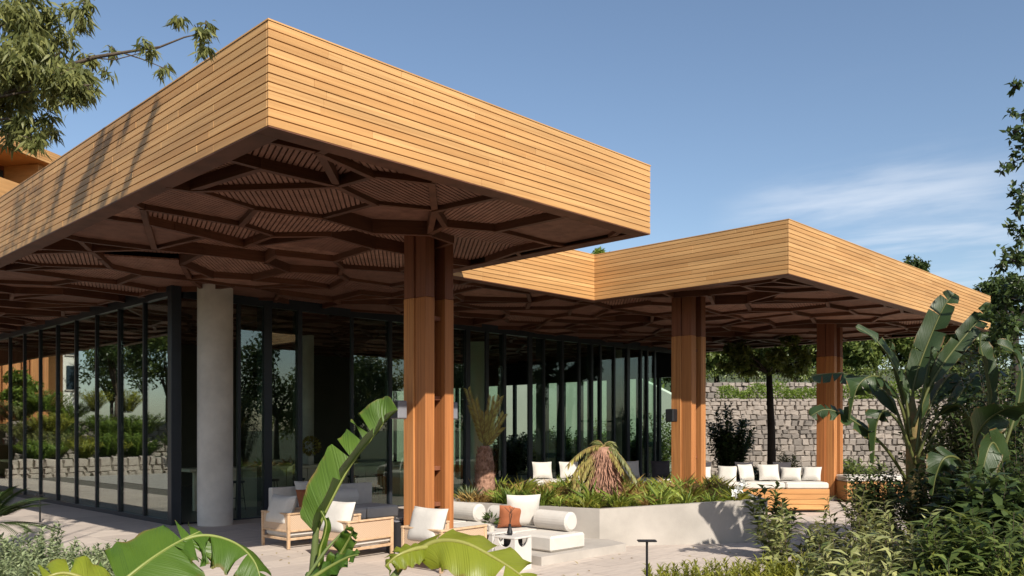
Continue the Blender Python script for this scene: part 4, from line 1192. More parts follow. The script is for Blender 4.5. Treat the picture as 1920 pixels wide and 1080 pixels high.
# ---- generic bushes: stems that carry leaves
def bush(name, label, cat, base, height, spread, n_stems, per_stem, leaf_l, leaf_w, mat, group=None, lean=(0, 0), stem_r=.008, up=0.5, curve=.25, start=.25, stem_mat='bark', z0=None):
    base = Vector(base); o = thing(name, label, cat, base, 0, group)
    sm = MB(); Ps, Ds, Ns = [], [], []
    for k in range(n_stems):
        a = random.uniform(0, 2 * PI); rr = spread * math.sqrt(random.uniform(0.02, 1))
        h = height * random.uniform(.62, 1.0) * (1 - .25 * (rr / spread) ** 2)
        tip = base + Vector((rr * math.cos(a) + lean[0] * h, rr * math.sin(a) + lean[1] * h, h))
        b0 = base + Vector((rr * .25 * math.cos(a), rr * .25 * math.sin(a), 0))
        mid_ = (b0 + tip) / 2 + Vector((math.cos(a), math.sin(a), 0)) * (-rr * curve * .5) + Vector((0, 0, h * .12))
        pts = []
        for i in range(6):
            u = i / 5; pts.append(b0 * (1 - u) ** 2 + mid_ * 2 * u * (1 - u) + tip * u * u)
        if n_stems <= 11: sm = MB()
        sm.tube(pts, [stem_r * (1 - .75 * i / 5) for i in range(6)], 4, False)
        if n_stems <= 11: sm.build('stem', M[stem_mat], o)
        for j in range(per_stem):
            u = start + (1 - start) * (j + random.random()) / per_stem
            p = b0 * (1 - u) ** 2 + mid_ * 2 * u * (1 - u) + tip * u * u
            t = (mid_ - b0) * (1 - u) + (tip - mid_) * u; t.normalize()
            an = j * 2.4 + random.uniform(-.5, .5)
            s1 = t.orthogonal().normalized(); s2 = t.cross(s1)
            out = s1 * math.cos(an) + s2 * math.sin(an)
            d = t * up + out * random.uniform(.6, 1.1) + Vector((0, 0, random.uniform(-.25, .1)))
            Ps.append(p); Ds.append(d); Ns.append(t + out * -.3 + Vector((random.uniform(-.4, .4), random.uniform(-.4, .4), .5)))
    if n_stems > 11: tag(sm.build('stems', M[stem_mat], o), kind='stuff')
    n_ = len(Ps)
    f = leaf_mesh('foliage', [tuple(p) for p in Ps], [tuple(p) for p in Ds], [tuple(p) for p in Ns], leaf_l * rng.uniform(.6, 1.15, n_), leaf_w * rng.uniform(.7, 1.15, n_), M[mat], o)
    return o
def gpt(px, d, z=.03): return W((px - 960) * d / FOC, d, z)
def top_h(py, d): return EYE + (HORIZ - py) * d / FOC

# long leaved shrubs, right foreground
G1 = 'long leaved shrubs in the right foreground'
for px, d, ty, sp, ns, lab in ((1490, 8.6, 935, .45, 24, 'sparse long leaved shrub whose tip crosses the planter end'),
                               (1585, 8.2, 888, .42, 26, 'long leaved shrub in front of the third column base'),
                               (1700, 7.4, 930, .5, 36, 'grey green shrub below the bird of paradise trunk'),
                               (1600, 6.6, 990, .50, 40, 'nearest long leaved shrub at the bottom right'),
                               (1790, 6.8, 960, .50, 46, 'dense shrub left of the pale drooping paddle leaf'),
                               (1890, 6.6, 930, .50, 46, 'shrub in the bottom right corner of the garden bed')):
    bush('garden_shrub', lab, 'shrub', gpt(px, d), top_h(ty, d), sp, int(ns * 1.2), 34, random.choice((.14, .17, .2)), random.choice((.04, .05)), {1585: 'olive', 1790: 'midgreen', 1890: 'midgreen'}.get(px, 'shrub'), G1, curve=.3, start=.3)
bush('gardenia_shrub', 'thin sprig of dark leaves with white flowers before the planter end', 'shrub', gpt(1452, 13.4, 0), top_h(898, 13.4), .42, 16, 18, .24, .085, 'midgreen', lean=(-.05, .05), start=.35)
# white blossoms
fo = [o for o in SC.objects if o.name.startswith('gardenia_shrub')][0]
for px, py in ((1385, 918), (1392, 905), (1378, 926)):
    p = at(px, py, 13.2); dd = unit(14)
    leaf_mesh('flower', np.array(p)[None] + dd * .01, dd, unit(14), .08, .055, M['petal'], fo)
# dark mass of shrubs at right
G2 = 'dark shrubs along the right edge'
for px, d, ty, sp, ns, ll, lw_2, mt, lab in ((1800, 13.0, 650, .9, 60, .16, .07, 'midgreen', 'dark leafy shrub right of the bird of paradise crown'),
                                    (1900, 11.5, 640, 1.0, 70, .14, .06, 'darkgreen', 'tall dark shrub filling the right edge'),
                                    (1870, 14.5, 590, 1.0, 60, .15, .07, 'darkgreen', 'dark shrub below the tree at the right edge'),
                                    (1780, 10.0, 850, .7, 50, .15, .06, 'darkgreen', 'low dark shrub between the two paddle leaved plants'),
                                    (1640, 13.5, 860, .6, 40, .15, .05, 'midgreen', 'low shrub at the foot of the third column'),
                                    (1920, 8.2, 800, .6, 60, .14, .05, 'darkgreen', 'dark shrub at the lower right edge'), (1845, 7.6, 880, .5, 46, .24, .09, 'darkgreen', 'dark broad leaved shrub below the drooping paddle leaf')):
    bush('leafy_shrub', lab, 'shrub', gpt(px, d), top_h(ty, d), sp, int(ns * 1.9), 44, ll, lw_2, mt, G2, start=.12)
# yellow green ferny border, bottom
def tuft(name, label, base, h, sp, n, mat, lw=.016, group=None, cat='grass'):
    base = Vector(base); o = thing(name, label, cat, base, 0, group)
    P, D, N, L = [], [], [], []
    for k in range(n):
        a = random.uniform(0, 2 * PI); r = sp * math.sqrt(random.random()); ln = random.uniform(.05, .55)
        hh = h * random.uniform(.45, 1.0)
        P.append((base.x + r * math.cos(a), base.y + r * math.sin(a), base.z))
        D.append((ln * math.cos(a), ln * math.sin(a), 1)); N.append((-math.cos(a), -math.sin(a), .3)); L.append(hh)
    leaf_mesh('blades', P, D, N, L, lw, M[mat], o, fold=.2, bend=.22)
    return o
places = ((1245, 1052, 'farthest left of the bottom border'), (1305, 1048, 'right of the slim path light'), (1365, 1044, 'below the planter end'), (1425, 1040, 'left of the shrubs'), (1490, 1038, 'in front of the sparse shrub'), (1545, 1050, 'beside the nearest shrub'))
for k, (px, ty, lab) in enumerate(places):
    d = 8.2
    bush('border_plant', 'yellow green feathery border plant ' + lab, 'plant', gpt(px, d), top_h(ty, d), .30, 90, 46, .075, .02, 'yellowgreen', 'yellow green border plants at the bottom', up=1.1, start=.2, stem_mat='stem', stem_r=.004)
for px, ty, lab in ((1770, 1020, 'yellow green border plant at the bottom right among the shrubs'), (1890, 1035, 'yellow green border plant in the bottom right corner')):
    bush('border_plant', lab, 'plant', gpt(px, 5.6), top_h(ty, 5.6), .22, 50, 40, .05, .012, 'yellowgreen', 'yellow green border plants at the bottom', up=1.1, stem_mat='stem', stem_r=.004)

# left corner: silvery bush, dark spiky palm
for px, d, ty, sp, lab in ((75, 7.4, 985, .50, 'silvery grey green bush at the lower left edge'), (150, 7.0, 1030, .40, 'low silvery bush beside the arching banana leaf'), (20, 6.2, 1030, .4, 'nearest silvery bush in the lower left corner'), (240, 8.6, 1015, .45, 'yellowish silvery bush behind the arching banana leaf')):
    bush('silver_bush', lab, 'shrub', gpt(px, d), top_h(ty, d), sp * 1.15, 190, 70, .07, .027, 'silver', 'silvery bushes at the lower left', up=.7, start=.3, stem_r=.004)
sp_ = gpt(-25, 8.5)
o = thing('spiky_palm', 'dark green spiky palm cut by the left edge', 'palm', sp_)
P, D, N = [], [], []
top = Vector((sp_.x, sp_.y, top_h(985, 8.5)))
MB().tube([sp_, top], [.1, .07], 10).build('trunk', M['darkbark'], o)
for f_ in range(26):
    a = random.uniform(0, 2 * PI); e = random.uniform(.1, 1.2)
    dirv = Vector((math.cos(a) * math.cos(e), math.sin(a) * math.cos(e), math.sin(e)))
    sd = dirv.cross(UP).normalized()
    for j in range(22):
        u = .2 + .8 * j / 22; p = top + dirv * (.62 * u) - Vector((0, 0, .22 * u * u))
        for s_ in (-1, 1):
            P.append(tuple(p)); D.append(tuple(dirv * .9 + sd * s_ + Vector((0, 0, -.2)))); N.append(tuple(dirv.cross(sd) * -1 + UP * .2))
leaf_mesh('fronds', P, D, N, .17, .016, M['darkgreen'], o)

# ---- planter planting
def in_poly(x, y, poly):
    c_ = False
    for i in range(len(poly)):
        (x1, y1), (x2, y2) = poly[i], poly[i - 1]
        if (y1 > y) != (y2 > y) and x < (x2 - x1) * (y - y1) / (y2 - y1) + x1: c_ = not c_
    return c_
for mt, lab, nm, target in (('mixbed', 'green ground cover filling the concrete planter', 'green_undergrowth', 240), ('yellowgreen', 'yellow green tufts between the green ground cover of the planter', 'yellow_undergrowth', 150), ('rusty', 'rusty dry grasses between the green ground cover of the planter', 'rusty_undergrowth', 110)):
    P, D, N, L, Wl = [], [], [], [], []
    cnt = 0
    while cnt < target:
        x, y = random.uniform(11, 18.4), random.uniform(7.6, 15.6)
        if not in_poly(x, y, inset(PL, .06)): continue
        if in_poly(x, y, inset(PL, .42)) and random.random() < .5: continue
        fld = math.sin(x * 3.1 + 1) * math.sin(y * 2.7) + .4 * math.sin(x * 7 + y * 6)
        if (mt == 'rusty') == (fld > -.15): continue
        hh = random.uniform(.10, .30) * random.choice((1, 1, 1, 1.7))
        for k in range(24):
            a = random.uniform(0, 2 * PI); ln = random.uniform(.05, 1.1); r = .10 * random.random()
            P.append((x + r * math.cos(a), y + r * math.sin(a), .60 + random.uniform(0, .10)))
            D.append((ln * math.cos(a), ln * math.sin(a), 1)); N.append((-math.cos(a), -math.sin(a), .4)); L.append(hh * random.uniform(.5, 1.2)); Wl.append(random.uniform(.014, .04))
        cnt += 1
    tag(leaf_mesh(nm, P, D, N, L, Wl, M[mt], None, fold=.2, bend=.25), lab, 'ground cover', kind='stuff')
p = gpt(880, 16.9, .62); tuft('spider_plant', 'pale green spider plant at the left end of the planter', p, .42, .12, 90, 'silver', .035, cat='plant')
for px, d, lab in ((960, 16.2, 'green grass tuft in the planter behind the corner sofa'), (1010, 15.9, 'green grass tuft in the planter above the bolster'), (1250, 16.6, 'green grass tuft in the planter left of the middle column')):
    tuft('grass_tuft', lab, gpt(px, d, .62), .42, .2, 120, 'brightgreen', .022, 'grass tufts in the planter')

# tree fern with upright dry fronds
d_ = 17.4; p = gpt(909, d_, .6)
tf = thing('tree_fern', 'stout tree fern trunk with upright dry fronds in the planter', 'tree fern', p)
ztop = top_h(836, d_)
q = MB(); hgt = ztop - .6
prof = [(.19, 0), (.205, .12), (.21, .3), (.205, .5), (.19, .68), (.17, .82), (.14, .92), (.10, 1.0)]
q.lathe([(r * (1 + random.uniform(-.02, .02)), u * hgt) for r, u in prof], (0, 0, 0), 20)
q.build('trunk', M['fernbark'], tf, smooth=True, local=True)
P, D, N = [], [], []
rnd_ = random.Random(5)
for k in range(420):     # fibrous leaf bases on the trunk
    a = rnd_.uniform(0, 2 * PI); u = rnd_.uniform(0, .95); r = .2 if u < .6 else .2 - (u - .6) * .2
    P.append((p.x + r * math.cos(a), p.y + r * math.sin(a), .6 + u * hgt)); D.append((.35 * math.cos(a), .35 * math.sin(a), 1)); N.append((math.cos(a), math.sin(a), 0))
def frond(P, D, N, base, dirv, length, droop, ll, nn=26, side=None):
    dirv = dirv.normalized(); side = (side or dirv.cross(TOC)).normalized()
    pts = []
    for j in range(nn):
        u = (j + 1) / nn; pp = base + dirv * (length * u) - Vector((0, 0, droop * u * u)); pts.append(pp)
        if u > .12:
            tg = dirv - Vector((0, 0, 2 * droop / length * u)); tg.normalize()
            for s_ in (-1, 1):
                P.append(tuple(pp)); D.append(tuple(tg * 1.1 + side * s_ * .9)); N.append(tuple(side.cross(tg) * .8 + UP * .3))
    return pts
leaf_mesh('leaf_base', P, D, N, .09, .03, M['fernbark'], tf, fold=.1, bend=-.1)
P, D, N = [], [], []; rachis = MB()
topv = Vector((p.x, p.y, ztop - .05))
for (ex, ey) in ((876, 728), (883, 760), (890, 748), (908, 770), (922, 742), (930, 752), (938, 742), (946, 775), (915, 790), (899, 780), (940, 800), (925, 770)):
    e = at(ex, ey, d_ + random.uniform(-.4, .4)); dv = e - topv; L_ = dv.length
    pts = frond(P, D, N, topv, dv + Vector((0, 0, .06)), L_, .06, .1, 30)
    rachis.tube([topv] + pts, [.014] + [.012 * (1 - j / 31) + .002 for j in range(30)], 4, False)
rachis.build('rachis', M['sheath'], tf); leaf_mesh('fronds', P, D, N, .13, .026, M['dry'], tf)

# drooping tree fern
d_ = 16.3; p = gpt(1132, d_, .62)
df = thing('tree_fern', 'squat tree fern with drooping half dry fronds in the planter', 'tree fern', p)
ztop = top_h(838, d_); hgt = ztop - .62
q = MB(); q.lathe([(r, u * hgt) for r, u in ((.34, 0), (.35, .12), (.29, .25), (.32, .42), (.26, .6), (.28, .75), (.22, .88), (.12, 1.0))], (0, 0, 0), 20); q.build('trunk', M['fernbark'], df, smooth=True, local=True)
P, D, N = [], [], []
for k in range(900):
    a = rnd_.uniform(0, 2 * PI); u = rnd_.uniform(0, .98); r = .32 - .1 * u
    P.append((p.x + r * math.cos(a), p.y + r * math.sin(a), .62 + u * hgt)); D.append((.3 * math.cos(a), .3 * math.sin(a), -1)); N.append((math.cos(a), math.sin(a), 0))
leaf_mesh('leaf_base', P, D, N, rng.uniform(.1, .34, len(P)), .035, M['fernbark'], df, fold=.1, bend=-.25)
P, D, N = [], [], []; rachis = MB()
topv = Vector((p.x, p.y, ztop + .02))
fr_list = [(random.uniform(1072, 1188), random.uniform(868, 938), random.uniform(.15, .4)) for k in range(15)]
fr_list = [f for f in fr_list if abs(f[0] - 1142) > 18]
for (ex, ey, lift) in fr_list + [(1066, 870, .35), (1072, 905, .4), (1085, 915, .4), (1098, 930, .35), (1110, 935, .3), (1192, 898, .25), (1182, 880, .3), (1165, 925, .35), (1150, 935, .3), (1128, 935, .3), (1160, 850, .2), (1085, 880, .4), (1100, 850, .25), (1118, 826, .1), (1148, 830, .15)]:
    e = at(ex, ey, d_ - random.uniform(-.2, .5)); dv = e - topv
    L_ = dv.length + lift
    dirv = dv + Vector((0, 0, lift * 1.3)); 
    nn = 26; pts = []
    side = dv.cross(UP).normalized() if abs(dv.normalized().z) < .95 else RGT
    for j in range(nn):
        u = (j + 1) / nn
        pp = topv + dirv * u - Vector((0, 0, lift * 1.3)) * u * u; pts.append(pp)
        tg = (dirv - Vector((0, 0, lift * 2.6)) * u).normalized()
        for s_ in (-1, 1):
            P.append(tuple(pp)); D.append(tuple(tg * .7 + side * s_ * random.uniform(.3, 1.0) + Vector((0, 0, -random.uniform(.2, 1.0))))); N.append(tuple(UP * .6 + TOC * .3 + Vector((random.uniform(-.3, .3),) * 3)))
    rachis.tube([topv] + pts, .009, 4, False)
rachis.build('rachis', M['sheath'], df); hf = len(P) // 52 // 2 * 52
leaf_mesh('dry_fronds', P[:hf], D[:hf], N[:hf], .15, .03, M['dry'], df)
leaf_mesh('green_fronds', P[hf:], D[hf:], N[hf:], .17, .034, M['olive'], df)

# ---- trees
def tree(name, label, base, trunk_h, clusters, n_leaves, leaf_l, leaf_w, mat, trunk_r=.15, bark='bark', droop=.5, group=None, cat='tree', twig_r=.012, fork=None, wt=None):
    """clusters: list of (centre, radius)"""
    base = Vector(base); o = thing(name, label, cat, base, 0, group)
    fk = Vector(fork) if fork else base + Vector((random.uniform(-.2, .2), random.uniform(-.2, .2), trunk_h))
    q = MB(); q.tube([base - UP * .1, base * .5 + fk * .5 + Vector((random.uniform(-.1, .1), random.uniform(-.1, .1), 0)) * trunk_h * .2, fk], [trunk_r * 1.25, trunk_r, trunk_r * .75], 10)
    q.build('trunk', M[bark], o, smooth=True)
    lm = MB(); P, D, N = [], [], []
    wts = [r ** 2 * (wt[k] if wt else 1.0) for k, (_, r) in enumerate(clusters)]; tot = sum(wts)
    for kc, (c_, r) in enumerate(clusters):
        c_ = Vector(c_); dv = c_ - fk
        mid_ = fk + dv * .5 + Vector((random.uniform(-.1, .1), random.uniform(-.1, .1), .12)) * dv.length
        pts = [fk * (1 - u) ** 2 + mid_ * 2 * u * (1 - u) + c_ * u * u for u in [i / 7 for i in range(8)]]
        if r >= .15: lm.tube(pts, [max(twig_r * .5, trunk_r * .5 * (1 - i / 7) ** 1.2 * min(1, r + .3) + twig_r * .5) for i in range(8)], 6, False)
        nt = max(4, int(7 * r / .5))
        for k in range(nt):
            d = Vector(unit(1)[0]); e = c_ + Vector((d.x, d.y, d.z * .8)) * r * random.uniform(.5, 1.0)
            lm.tube([c_, (c_ + e) / 2 + UP * .05 * r, e], [twig_r * .7, twig_r * .5, twig_r * .25], 4, False)
        n = int(n_leaves * wts[kc] / tot)
        sub = unit(max(5, int(r * 26))) * r * rng.uniform(.35, 1.0, (max(5, int(r * 26)), 1)) * np.array([1, 1, .8])
        ks = rng.integers(0, len(sub), n)
        pp = np.array(c_)[None] + sub[ks] + rng.normal(size=(n, 3)) * r * .17
        dd = unit(n) * .8 + np.array([0, 0, -droop]); P.append(pp); D.append(dd); N.append(unit(n) * .7 + np.array([0, 0, .6]))
    lm.build('branches', M[bark], o)
    P, D, N = np.concatenate(P), np.concatenate(D), np.concatenate(N)
    leaf_mesh('foliage', P, D, N, leaf_l * rng.uniform(.7, 1.2, len(P)), leaf_w * rng.uniform(.7, 1.2, len(P)), M[mat], o)
    return o
# overhanging tree, top left: crown seen plus the part out of frame that dapples the fascia
DT = 7.2
vis = [((30, 30), .34), ((75, 60), .30), ((20, 110), .32), ((95, 115), .26), ((50, 165), .28), ((10, 190), .28), ((120, 165), .16), ((70, 225), .18), ((20, 245), .14), ((140, 30), .12), ((60, 262), .10), ((105, 250), .07), ((112, 140), .22),
       ((150, 140), .14), ((160, 170), .07), ((175, 105), .10), ((210, 92), .06), ((200, 135), .05), ((278, 85), .085), ((308, 130), .075), ((340, 38), .08), ((372, 60), .09), ((380, 90), .085), ((385, 45), .05), ((160, 8), .10), ((165, 160), .07)]
cl = [(at(x, y, DT + random.uniform(-.5, .5)), r) for (x, y), r in vis]
def caster(px, py, t):
    r = (px - 960) / FOC; d = XL / (RGT.x * r + FWD.x)
    return at(px, py, d) + SUN * t
for (px, py, t, r) in ((292, 200, 5.2, .10), (275, 240, 5.4, .11), (255, 290, 5.3, .10), (235, 345, 5.2, .09), (215, 370, 5.5, .1), (185, 280, 5.0, .22), (165, 320, 5.2, .2), (145, 365, 5.1, .18), (110, 350, 5.3, .16), (95, 430, 5.5, .18), (230, 250, 5.8, .1), (60, 460, 5.6, .16), (190, 380, 5.8, .12)):
    cl.append((caster(px, py, t), r))
for k in range(16):
    cl.append((W(random.uniform(-8.5, -5.5), random.uniform(6, 11), random.uniform(6.5, 9.5)), random.uniform(.3, .6)))
tree('overhanging_tree', 'olive leaved tree reaching in from the top left corner with one thin branch', W(-6.6, 7.6, 0), 3.2, cl, 12500, .115, .024, 'olive', .17, droop=.85, fork=W(-6.0, 7.4, 4.3), twig_r=.010, wt=[4.0] * len(vis) + [3.0] * 13 + [.5] * 16)
# thin branch towards the roof corner
ot = [o for o in SC.objects if o.name == 'overhanging_tree'][0]
q = MB()
q.tube([at(60, 150, DT), at(120, 125, DT), at(180, 107, DT), at(240, 97, DT), at(300, 88, DT), at(345, 70, DT), at(380, 62, DT)], [.022, .019, .016, .012, .009, .007, .004], 6)
q.tube([at(230, 99, DT), at(270, 112, DT), at(308, 128, DT)], [.007, .005, .003], 5); q.tube([at(170, 108, DT), at(215, 112, DT), at(300, 90, DT - .1)], [.006, .005, .003], 5)
q.build('branch', M['bark'], ot, smooth=True)

# right edge tree whose thin leafy branches hang into the sky
DR = 10.5
vis = [((1905, 165), .10), ((1912, 215), .12), ((1900, 250), .10), ((1910, 300), .14), ((1885, 315), .09), ((1915, 350), .12), ((1908, 400), .10), ((1912, 440), .13), ((1895, 430), .09), ((1900, 490), .15), ((1880, 470), .08), ((1870, 500), .09), ((1905, 540), .2), ((1920, 480), .18), ((1925, 250), .15), ((1930, 380), .2), ((1890, 560), .2), ((1882, 600), .22), ((1900, 630), .28), ((1872, 640), .18)]
cl = [(at(x, y, DR + random.uniform(-.3, .3)), r) for (x, y), r in vis] + [(W(7.4 + random.uniform(-.2, 1.6), DR + random.uniform(-1.5, 1.5), random.uniform(4.0, 7.5)), .5) for k in range(14)]
tree('edge_tree', 'dark small leaved tree at the right edge with branches against the sky', W(7.9, DR, 0), 3.0, cl, 11000, .10, .05, 'darkgreen', .14, bark='darkbark', droop=.1)
def blob_tree(name, label, px, py_top, py_bot, d, halfw, n, ll, lw, mat, group=None, trunk_r=.12, z0=0.0, ncl=16, bark='darkbark', trunkfrac=None):
    zt, zb = top_h(py_top, d), top_h(py_bot, d)
    c_ = W((px - 960) * d / FOC, d, (zt + zb) / 2); hz = (zt - zb) / 2
    cl = []
    for k in range(ncl):
        v = unit(1)[0] * random.uniform(.35, .8)
        rr = min(hz, halfw) * random.uniform(.28, .46)
        cl.append((c_ + RGT * float(v[0]) * halfw + FWD * float(v[1]) * halfw * .8 + UP * float(v[2]) * (hz), rr))
    base = W((px - 960) * d / FOC, d, z0)
    return tree(name, label, base, max(.4, zb - z0 + hz * .3), cl, n, ll, lw, mat, trunk_r, bark, .2, group)
blob_tree('garden_tree', 'dark tree rising behind the right end of the roof', 1895, 500, 640, 30, 1.8, 9000, .2, .1, 'darkgreen')
blob_tree('garden_tree', 'small dark tree top showing above the far roof edge', 1710, 470, 560, 60, 1.3, 3500, .3, .13, 'darkgreen', z0=4)
blob_tree('garden_tree', 'bright green tree top peeping over the roof recess', 1122, 462, 520, 46, .9, 2200, .26, .12, 'brightgreen', z0=0)
blob_tree('courtyard_tree', 'slim dark trunked tree standing before the stone wall', 1447, 625, 715, 28.5, 2.5, 4200, .2, .08, 'midgreen', trunk_r=.13, ncl=22)
G3 = 'trees on the slope above the stone walls'
for k, (px, pt_, pb_, d, hw, mt, lab) in enumerate(((1345, 560, 700, 50, 2.6, 'midgreen', 'leafy tree on the slope just right of the middle column'), (1400, 550, 700, 56, 2.6, 'darkgreen', 'dark tree on the slope left of the slim trunked tree'),
        (1490, 560, 705, 52, 2.7, 'midgreen', 'leafy tree on the slope right of the slim trunked tree'), (1580, 540, 700, 58, 3.0, 'darkgreen', 'dark tree on the slope behind the third column'),
        (1640, 560, 690, 50, 2.4, 'midgreen', 'leafy tree on the slope right of the third column'), (1720, 540, 700, 54, 2.8, 'darkgreen', 'dark tree on the slope behind the bird of paradise'), (1800, 560, 700, 52, 2.6, 'midgreen', 'leafy tree on the slope near the right edge'), (1262, 560, 720, 50, 2.2, 'midgreen', 'leafy tree seen through the last glass bay'))):
    blob_tree('slope_tree', lab, px, pt_, pb_ + 8, d, hw * 1.25, 9500, .4, .19, mt, G3, .16, z0=4.2, ncl=26)
# hedges on top of the walls
def hedge(label, lat0, lat1, d, z0, h, dep, n, mat, ll=.16):
    o = thing('hedge', label, 'hedge', W((lat0 + lat1) / 2, d, z0), 0)
    la = rng.uniform(lat0, lat1, n); u = rng.uniform(0, 1, n) ** .6
    hh = h * (.8 + .2 * np.sin(la * 2.1) + .12 * np.sin(la * 5.3 + 1))
    dp = d + rng.uniform(-.5, .5, n) * dep
    P = np.array([tuple(W(a, b_, z0 + uu * hq)) for a, b_, uu, hq in zip(la, dp, u, hh)])
    dd = unit(n); dd[:, 2] = np.abs(dd[:, 2]) * .8 + .2
    leaf_mesh('foliage', P, dd, unit(n) + np.array([0, 0, .4]), ll * rng.uniform(.7, 1.2, n), ll * .38, M[mat], o)
    sm = MB()
    for k in range(int((lat1 - lat0) / .5)):
        p_ = W(lat0 + k * .5 + random.uniform(-.1, .1), d, z0 - .05); sm.tube([p_, p_ + UP * h * .75 + RGT * random.uniform(-.1, .1)], [.02, .008], 5, False)
    tag(sm.build('stems', M['bark'], o), kind='stuff')
    return o
hedge('sunlit bright green hedge along the top of the tall stone wall', 10.2, 27, 41.6, 3.4, 1.0, 1.4, 9000, 'brightgreen')
hedge('darker hedge behind the low upper terrace wall', 10, 32, 49.2, 4.8, 1.3, 2, 6000, 'midgreen', .22)
# plants before the stone wall and inside the garden court
bush('court_shrub', 'tall dark broad leaved shrub between the middle column and the stone wall', 'shrub', gpt(1368, 31, -.02), top_h(755, 31), .9, 80, 40, .30, .11, 'darkgreen', start=.08)
bush('court_shrub', 'small yellowish shrub in front of the stone wall right of the slim trunk', 'shrub', gpt(1478, 29, -.02), top_h(835, 29), .45, 30, 30, .2, .06, 'olive', start=.1)
bush('court_shrub', 'low dark shrub at the foot of the stone wall', 'shrub', gpt(1410, 30, -.02), top_h(868, 30), .9, 40, 30, .2, .07, 'darkgreen', start=.05)
bush('court_shrub', 'green shrub behind the third column base', 'shrub', gpt(1610, 27, -.02), top_h(850, 27), .9, 40, 30, .22, .08, 'midgreen', start=.05)
G4 = 'garden shrubs against the pale wall, seen through the glass'
for k, (px, d, ty, sp, lab) in enumerate(((960, 37, 800, .8, 'leafy shrub behind the glass right of the dry fern'), (1030, 41, 795, 1.0, 'dark shrub behind the second glass bay'), (1075, 42, 800, .9, 'leafy shrub behind the blue edged door'),
        (1130, 41, 780, .9, 'dark shrub behind the drooping tree fern'), (1165, 39, 770, .7, 'tall leafy shrub behind the narrow glass bays'), (1240, 38, 760, 1.0, 'dark shrub at the sloping end of the pale wall'), (1210, 37, 810, .9, 'low dark shrub beside the last glass door'))):
    bush('glasshouse_shrub', lab, 'shrub', gpt(px, d, -.02), top_h(ty, d), sp, 46, 40, .26, .10, 'midgreen' if k % 2 else 'darkgreen', G4, start=.05)
for k in range(9):
    px = 930 + k * 42
    bush('glasshouse_shrub', ('first', 'second', 'third', 'fourth', 'fifth', 'sixth', 'seventh', 'eighth', 'last')[k] + ' low shrub from the left in the bed along the pale wall', 'shrub', gpt(px, 40 + (k % 3), -.02), top_h(825 - 12 * (k % 3), 41), 1.2, 60, 40, .28, .11, ('midgreen', 'darkgreen', 'brightgreen')[k % 3], 'low shrubs in the bed along the pale wall', start=.05)
# gardens on the far left, mirrored by the long glass wall
G5 = 'garden trees mirrored in the long glass wall'
def far_tree(lab, x, y, h, r, mat):
    c_ = Vector((x, y, h * .66)); cl = []
    for k in range(14):
        v = unit(1)[0] * random.uniform(.3, .8); cl.append((c_ + Vector((v[0] * r, v[1] * r, v[2] * h * .3)), r * random.uniform(.3, .45)))
    tree('garden_tree', lab, (x, y, 0), h * .35, cl, 3600, .3, .13, mat, .15, droop=.3, group=G5)
far_tree('broad green tree mirrored beside the pale house', -6.8, 60, 11, 3.0, 'midgreen')
far_tree('dark tree mirrored in the middle glass panes', -9.5, 52, 10.5, 3.0, 'darkgreen')
far_tree('olive tree mirrored in the middle glass panes', -6.0, 47.5, 6.5, 1.7, 'olive')
far_tree('dark tree mirrored near the glass corner', -4.2, 36.5, 6.5, 1.9, 'darkgreen')
far_tree('leafy tree mirrored near the glass corner', -7.5, 41, 8.5, 2.3, 'midgreen')
far_tree('dark tall tree mirrored beside the pale house', -4.8, 54.5, 12, 2.0, 'darkgreen')
far_tree('leafy tall tree mirrored behind the terraces', -7.8, 55, 12, 2.6, 'midgreen')
far_tree('dark tall tree mirrored at the glass corner', -9, 46, 11, 2.8, 'darkgreen')
far_tree('small bright tree mirrored below the timber lodge', 1.2, 53, 6.2, 1.2, 'brightgreen')
hedge_row = ((-3.5, 42.9, .66), (-.2, 44.0, .66), (2.6, 44.2, .66), (0.4, 48.6, 1.3), (-2.4, 49.2, 1.3), (2.2, 49, 1.3), (-5.2, 44.3, .66), (-1.1, 53.2, 2.4), (1.4, 53.4, 2.4))
for k, (x, y, z) in enumerate(hedge_row):
    bush('terrace_bush', ('first', 'second', 'third', 'fourth', 'fifth', 'sixth', 'seventh', 'eighth', 'last')[k] + ' round bush of the mirrored terrace planting', 'shrub', (x, y, z), 1.5, 1.5, 90, 44, .17, .07, ('midgreen', 'brightgreen', 'olive')[k % 3], 'round bushes on the mirrored terraces', start=.05)
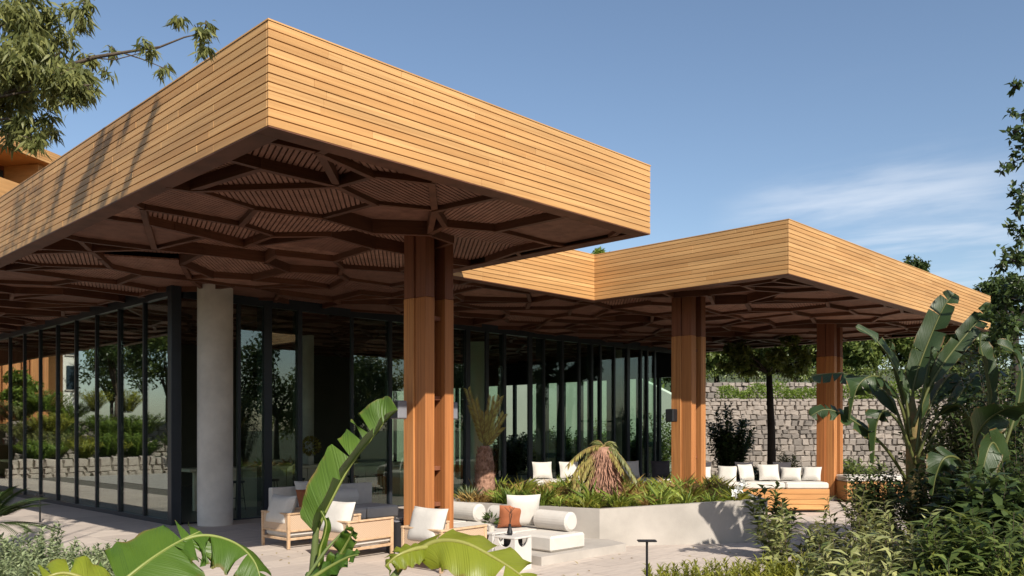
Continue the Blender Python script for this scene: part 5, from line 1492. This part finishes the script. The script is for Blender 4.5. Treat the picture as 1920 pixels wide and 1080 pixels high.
# tall garden trees behind the viewer: the front panes mirror them
def back_tree(lab, x, y, h, r, mat):
    c_ = Vector((x, y, h * .55)); cl = []
    for k in range(16):
        v = unit(1)[0] * random.uniform(.3, .85); cl.append((c_ + Vector((v[0] * r, v[1] * r * .6, v[2] * h * .42)), r * random.uniform(.3, .45)))
    tree('shade_tree', lab, (x, y, 0), h * .3, cl, 4200, .34, .16, mat, .18, droop=.3, group='tall trees across the garden, mirrored in the front doors')
for k in range(15):
    x = -16 + k * 5.2
    back_tree(('first', 'second', 'third', 'fourth', 'fifth', 'sixth', 'seventh', 'eighth', 'ninth', 'tenth', 'eleventh', 'twelfth', 'thirteenth', 'fourteenth', 'last')[k] + ' tree of the tall row across the garden', x, -15 - 3 * (k % 2), random.uniform(8.5, 11), 3.6, ('darkgreen', 'midgreen', 'darkgreen', 'olive')[k % 4])
G6 = 'clipped shrubs on the mirrored terraces'
k = 0
for x, y, z, h, mt in ((3.6, 42.5, .66, 1.0, 'brightgreen'), (1.4, 43.2, .66, 1.2, 'yellowgreen'), (-1.0, 42.5, .66, 1.1, 'brightgreen'), (-3.6, 43, .66, 1.2, 'midgreen'), (1.6, 47.6, 1.8, 1.3, 'yellowgreen'), (-1.2, 47.8, 1.8, 1.2, 'brightgreen'), (-3.4, 48, 1.8, 1.4, 'midgreen'), (.4, 52.2, 3.1, 1.3, 'brightgreen'), (-2.6, 52.4, 3.1, 1.5, 'yellowgreen')):
    bush('terrace_shrub', ('bright', 'yellowish', 'leafy', 'dark green', 'tall yellowish', 'low bright', 'wide green', 'far bright', 'far yellowish')[k] + ' shrub on the terrace mirrored in the long glass wall', 'shrub', (x, y, z), h, 1.2, 60, 44, .17, .065, mt, G6, start=.05); k += 1
lb = MB(); lb.prism([(3.3, 22.2), (3.3, 29), (-30, 29), (-30, 22.2)], -.05, .06)
tag(lb.build('lawn', M['earth']), kind='structure')
lb = MB(); lb.prism([(3.38, 29.05), (3.38, 40.2), (-30, 40.2), (-30, 29.05)], -.055, -.01)
tag(lb.build('forecourt', M['concrete']), kind='structure')


# fallen leaves on the paving
n = 150; P = np.stack([rng.uniform(5, 15, n), rng.uniform(6.6, 14, n), np.full(n, .008)], 1); D = unit(n); D[:, 2] *= .12
tag(leaf_mesh('fallen_leaves', P, D, unit(n) * .25 + np.array([0, 0, 1]), rng.uniform(.05, .10, n), .03, M['dry']), 'dry leaves scattered on the terrace paving', 'leaves', kind='stuff')
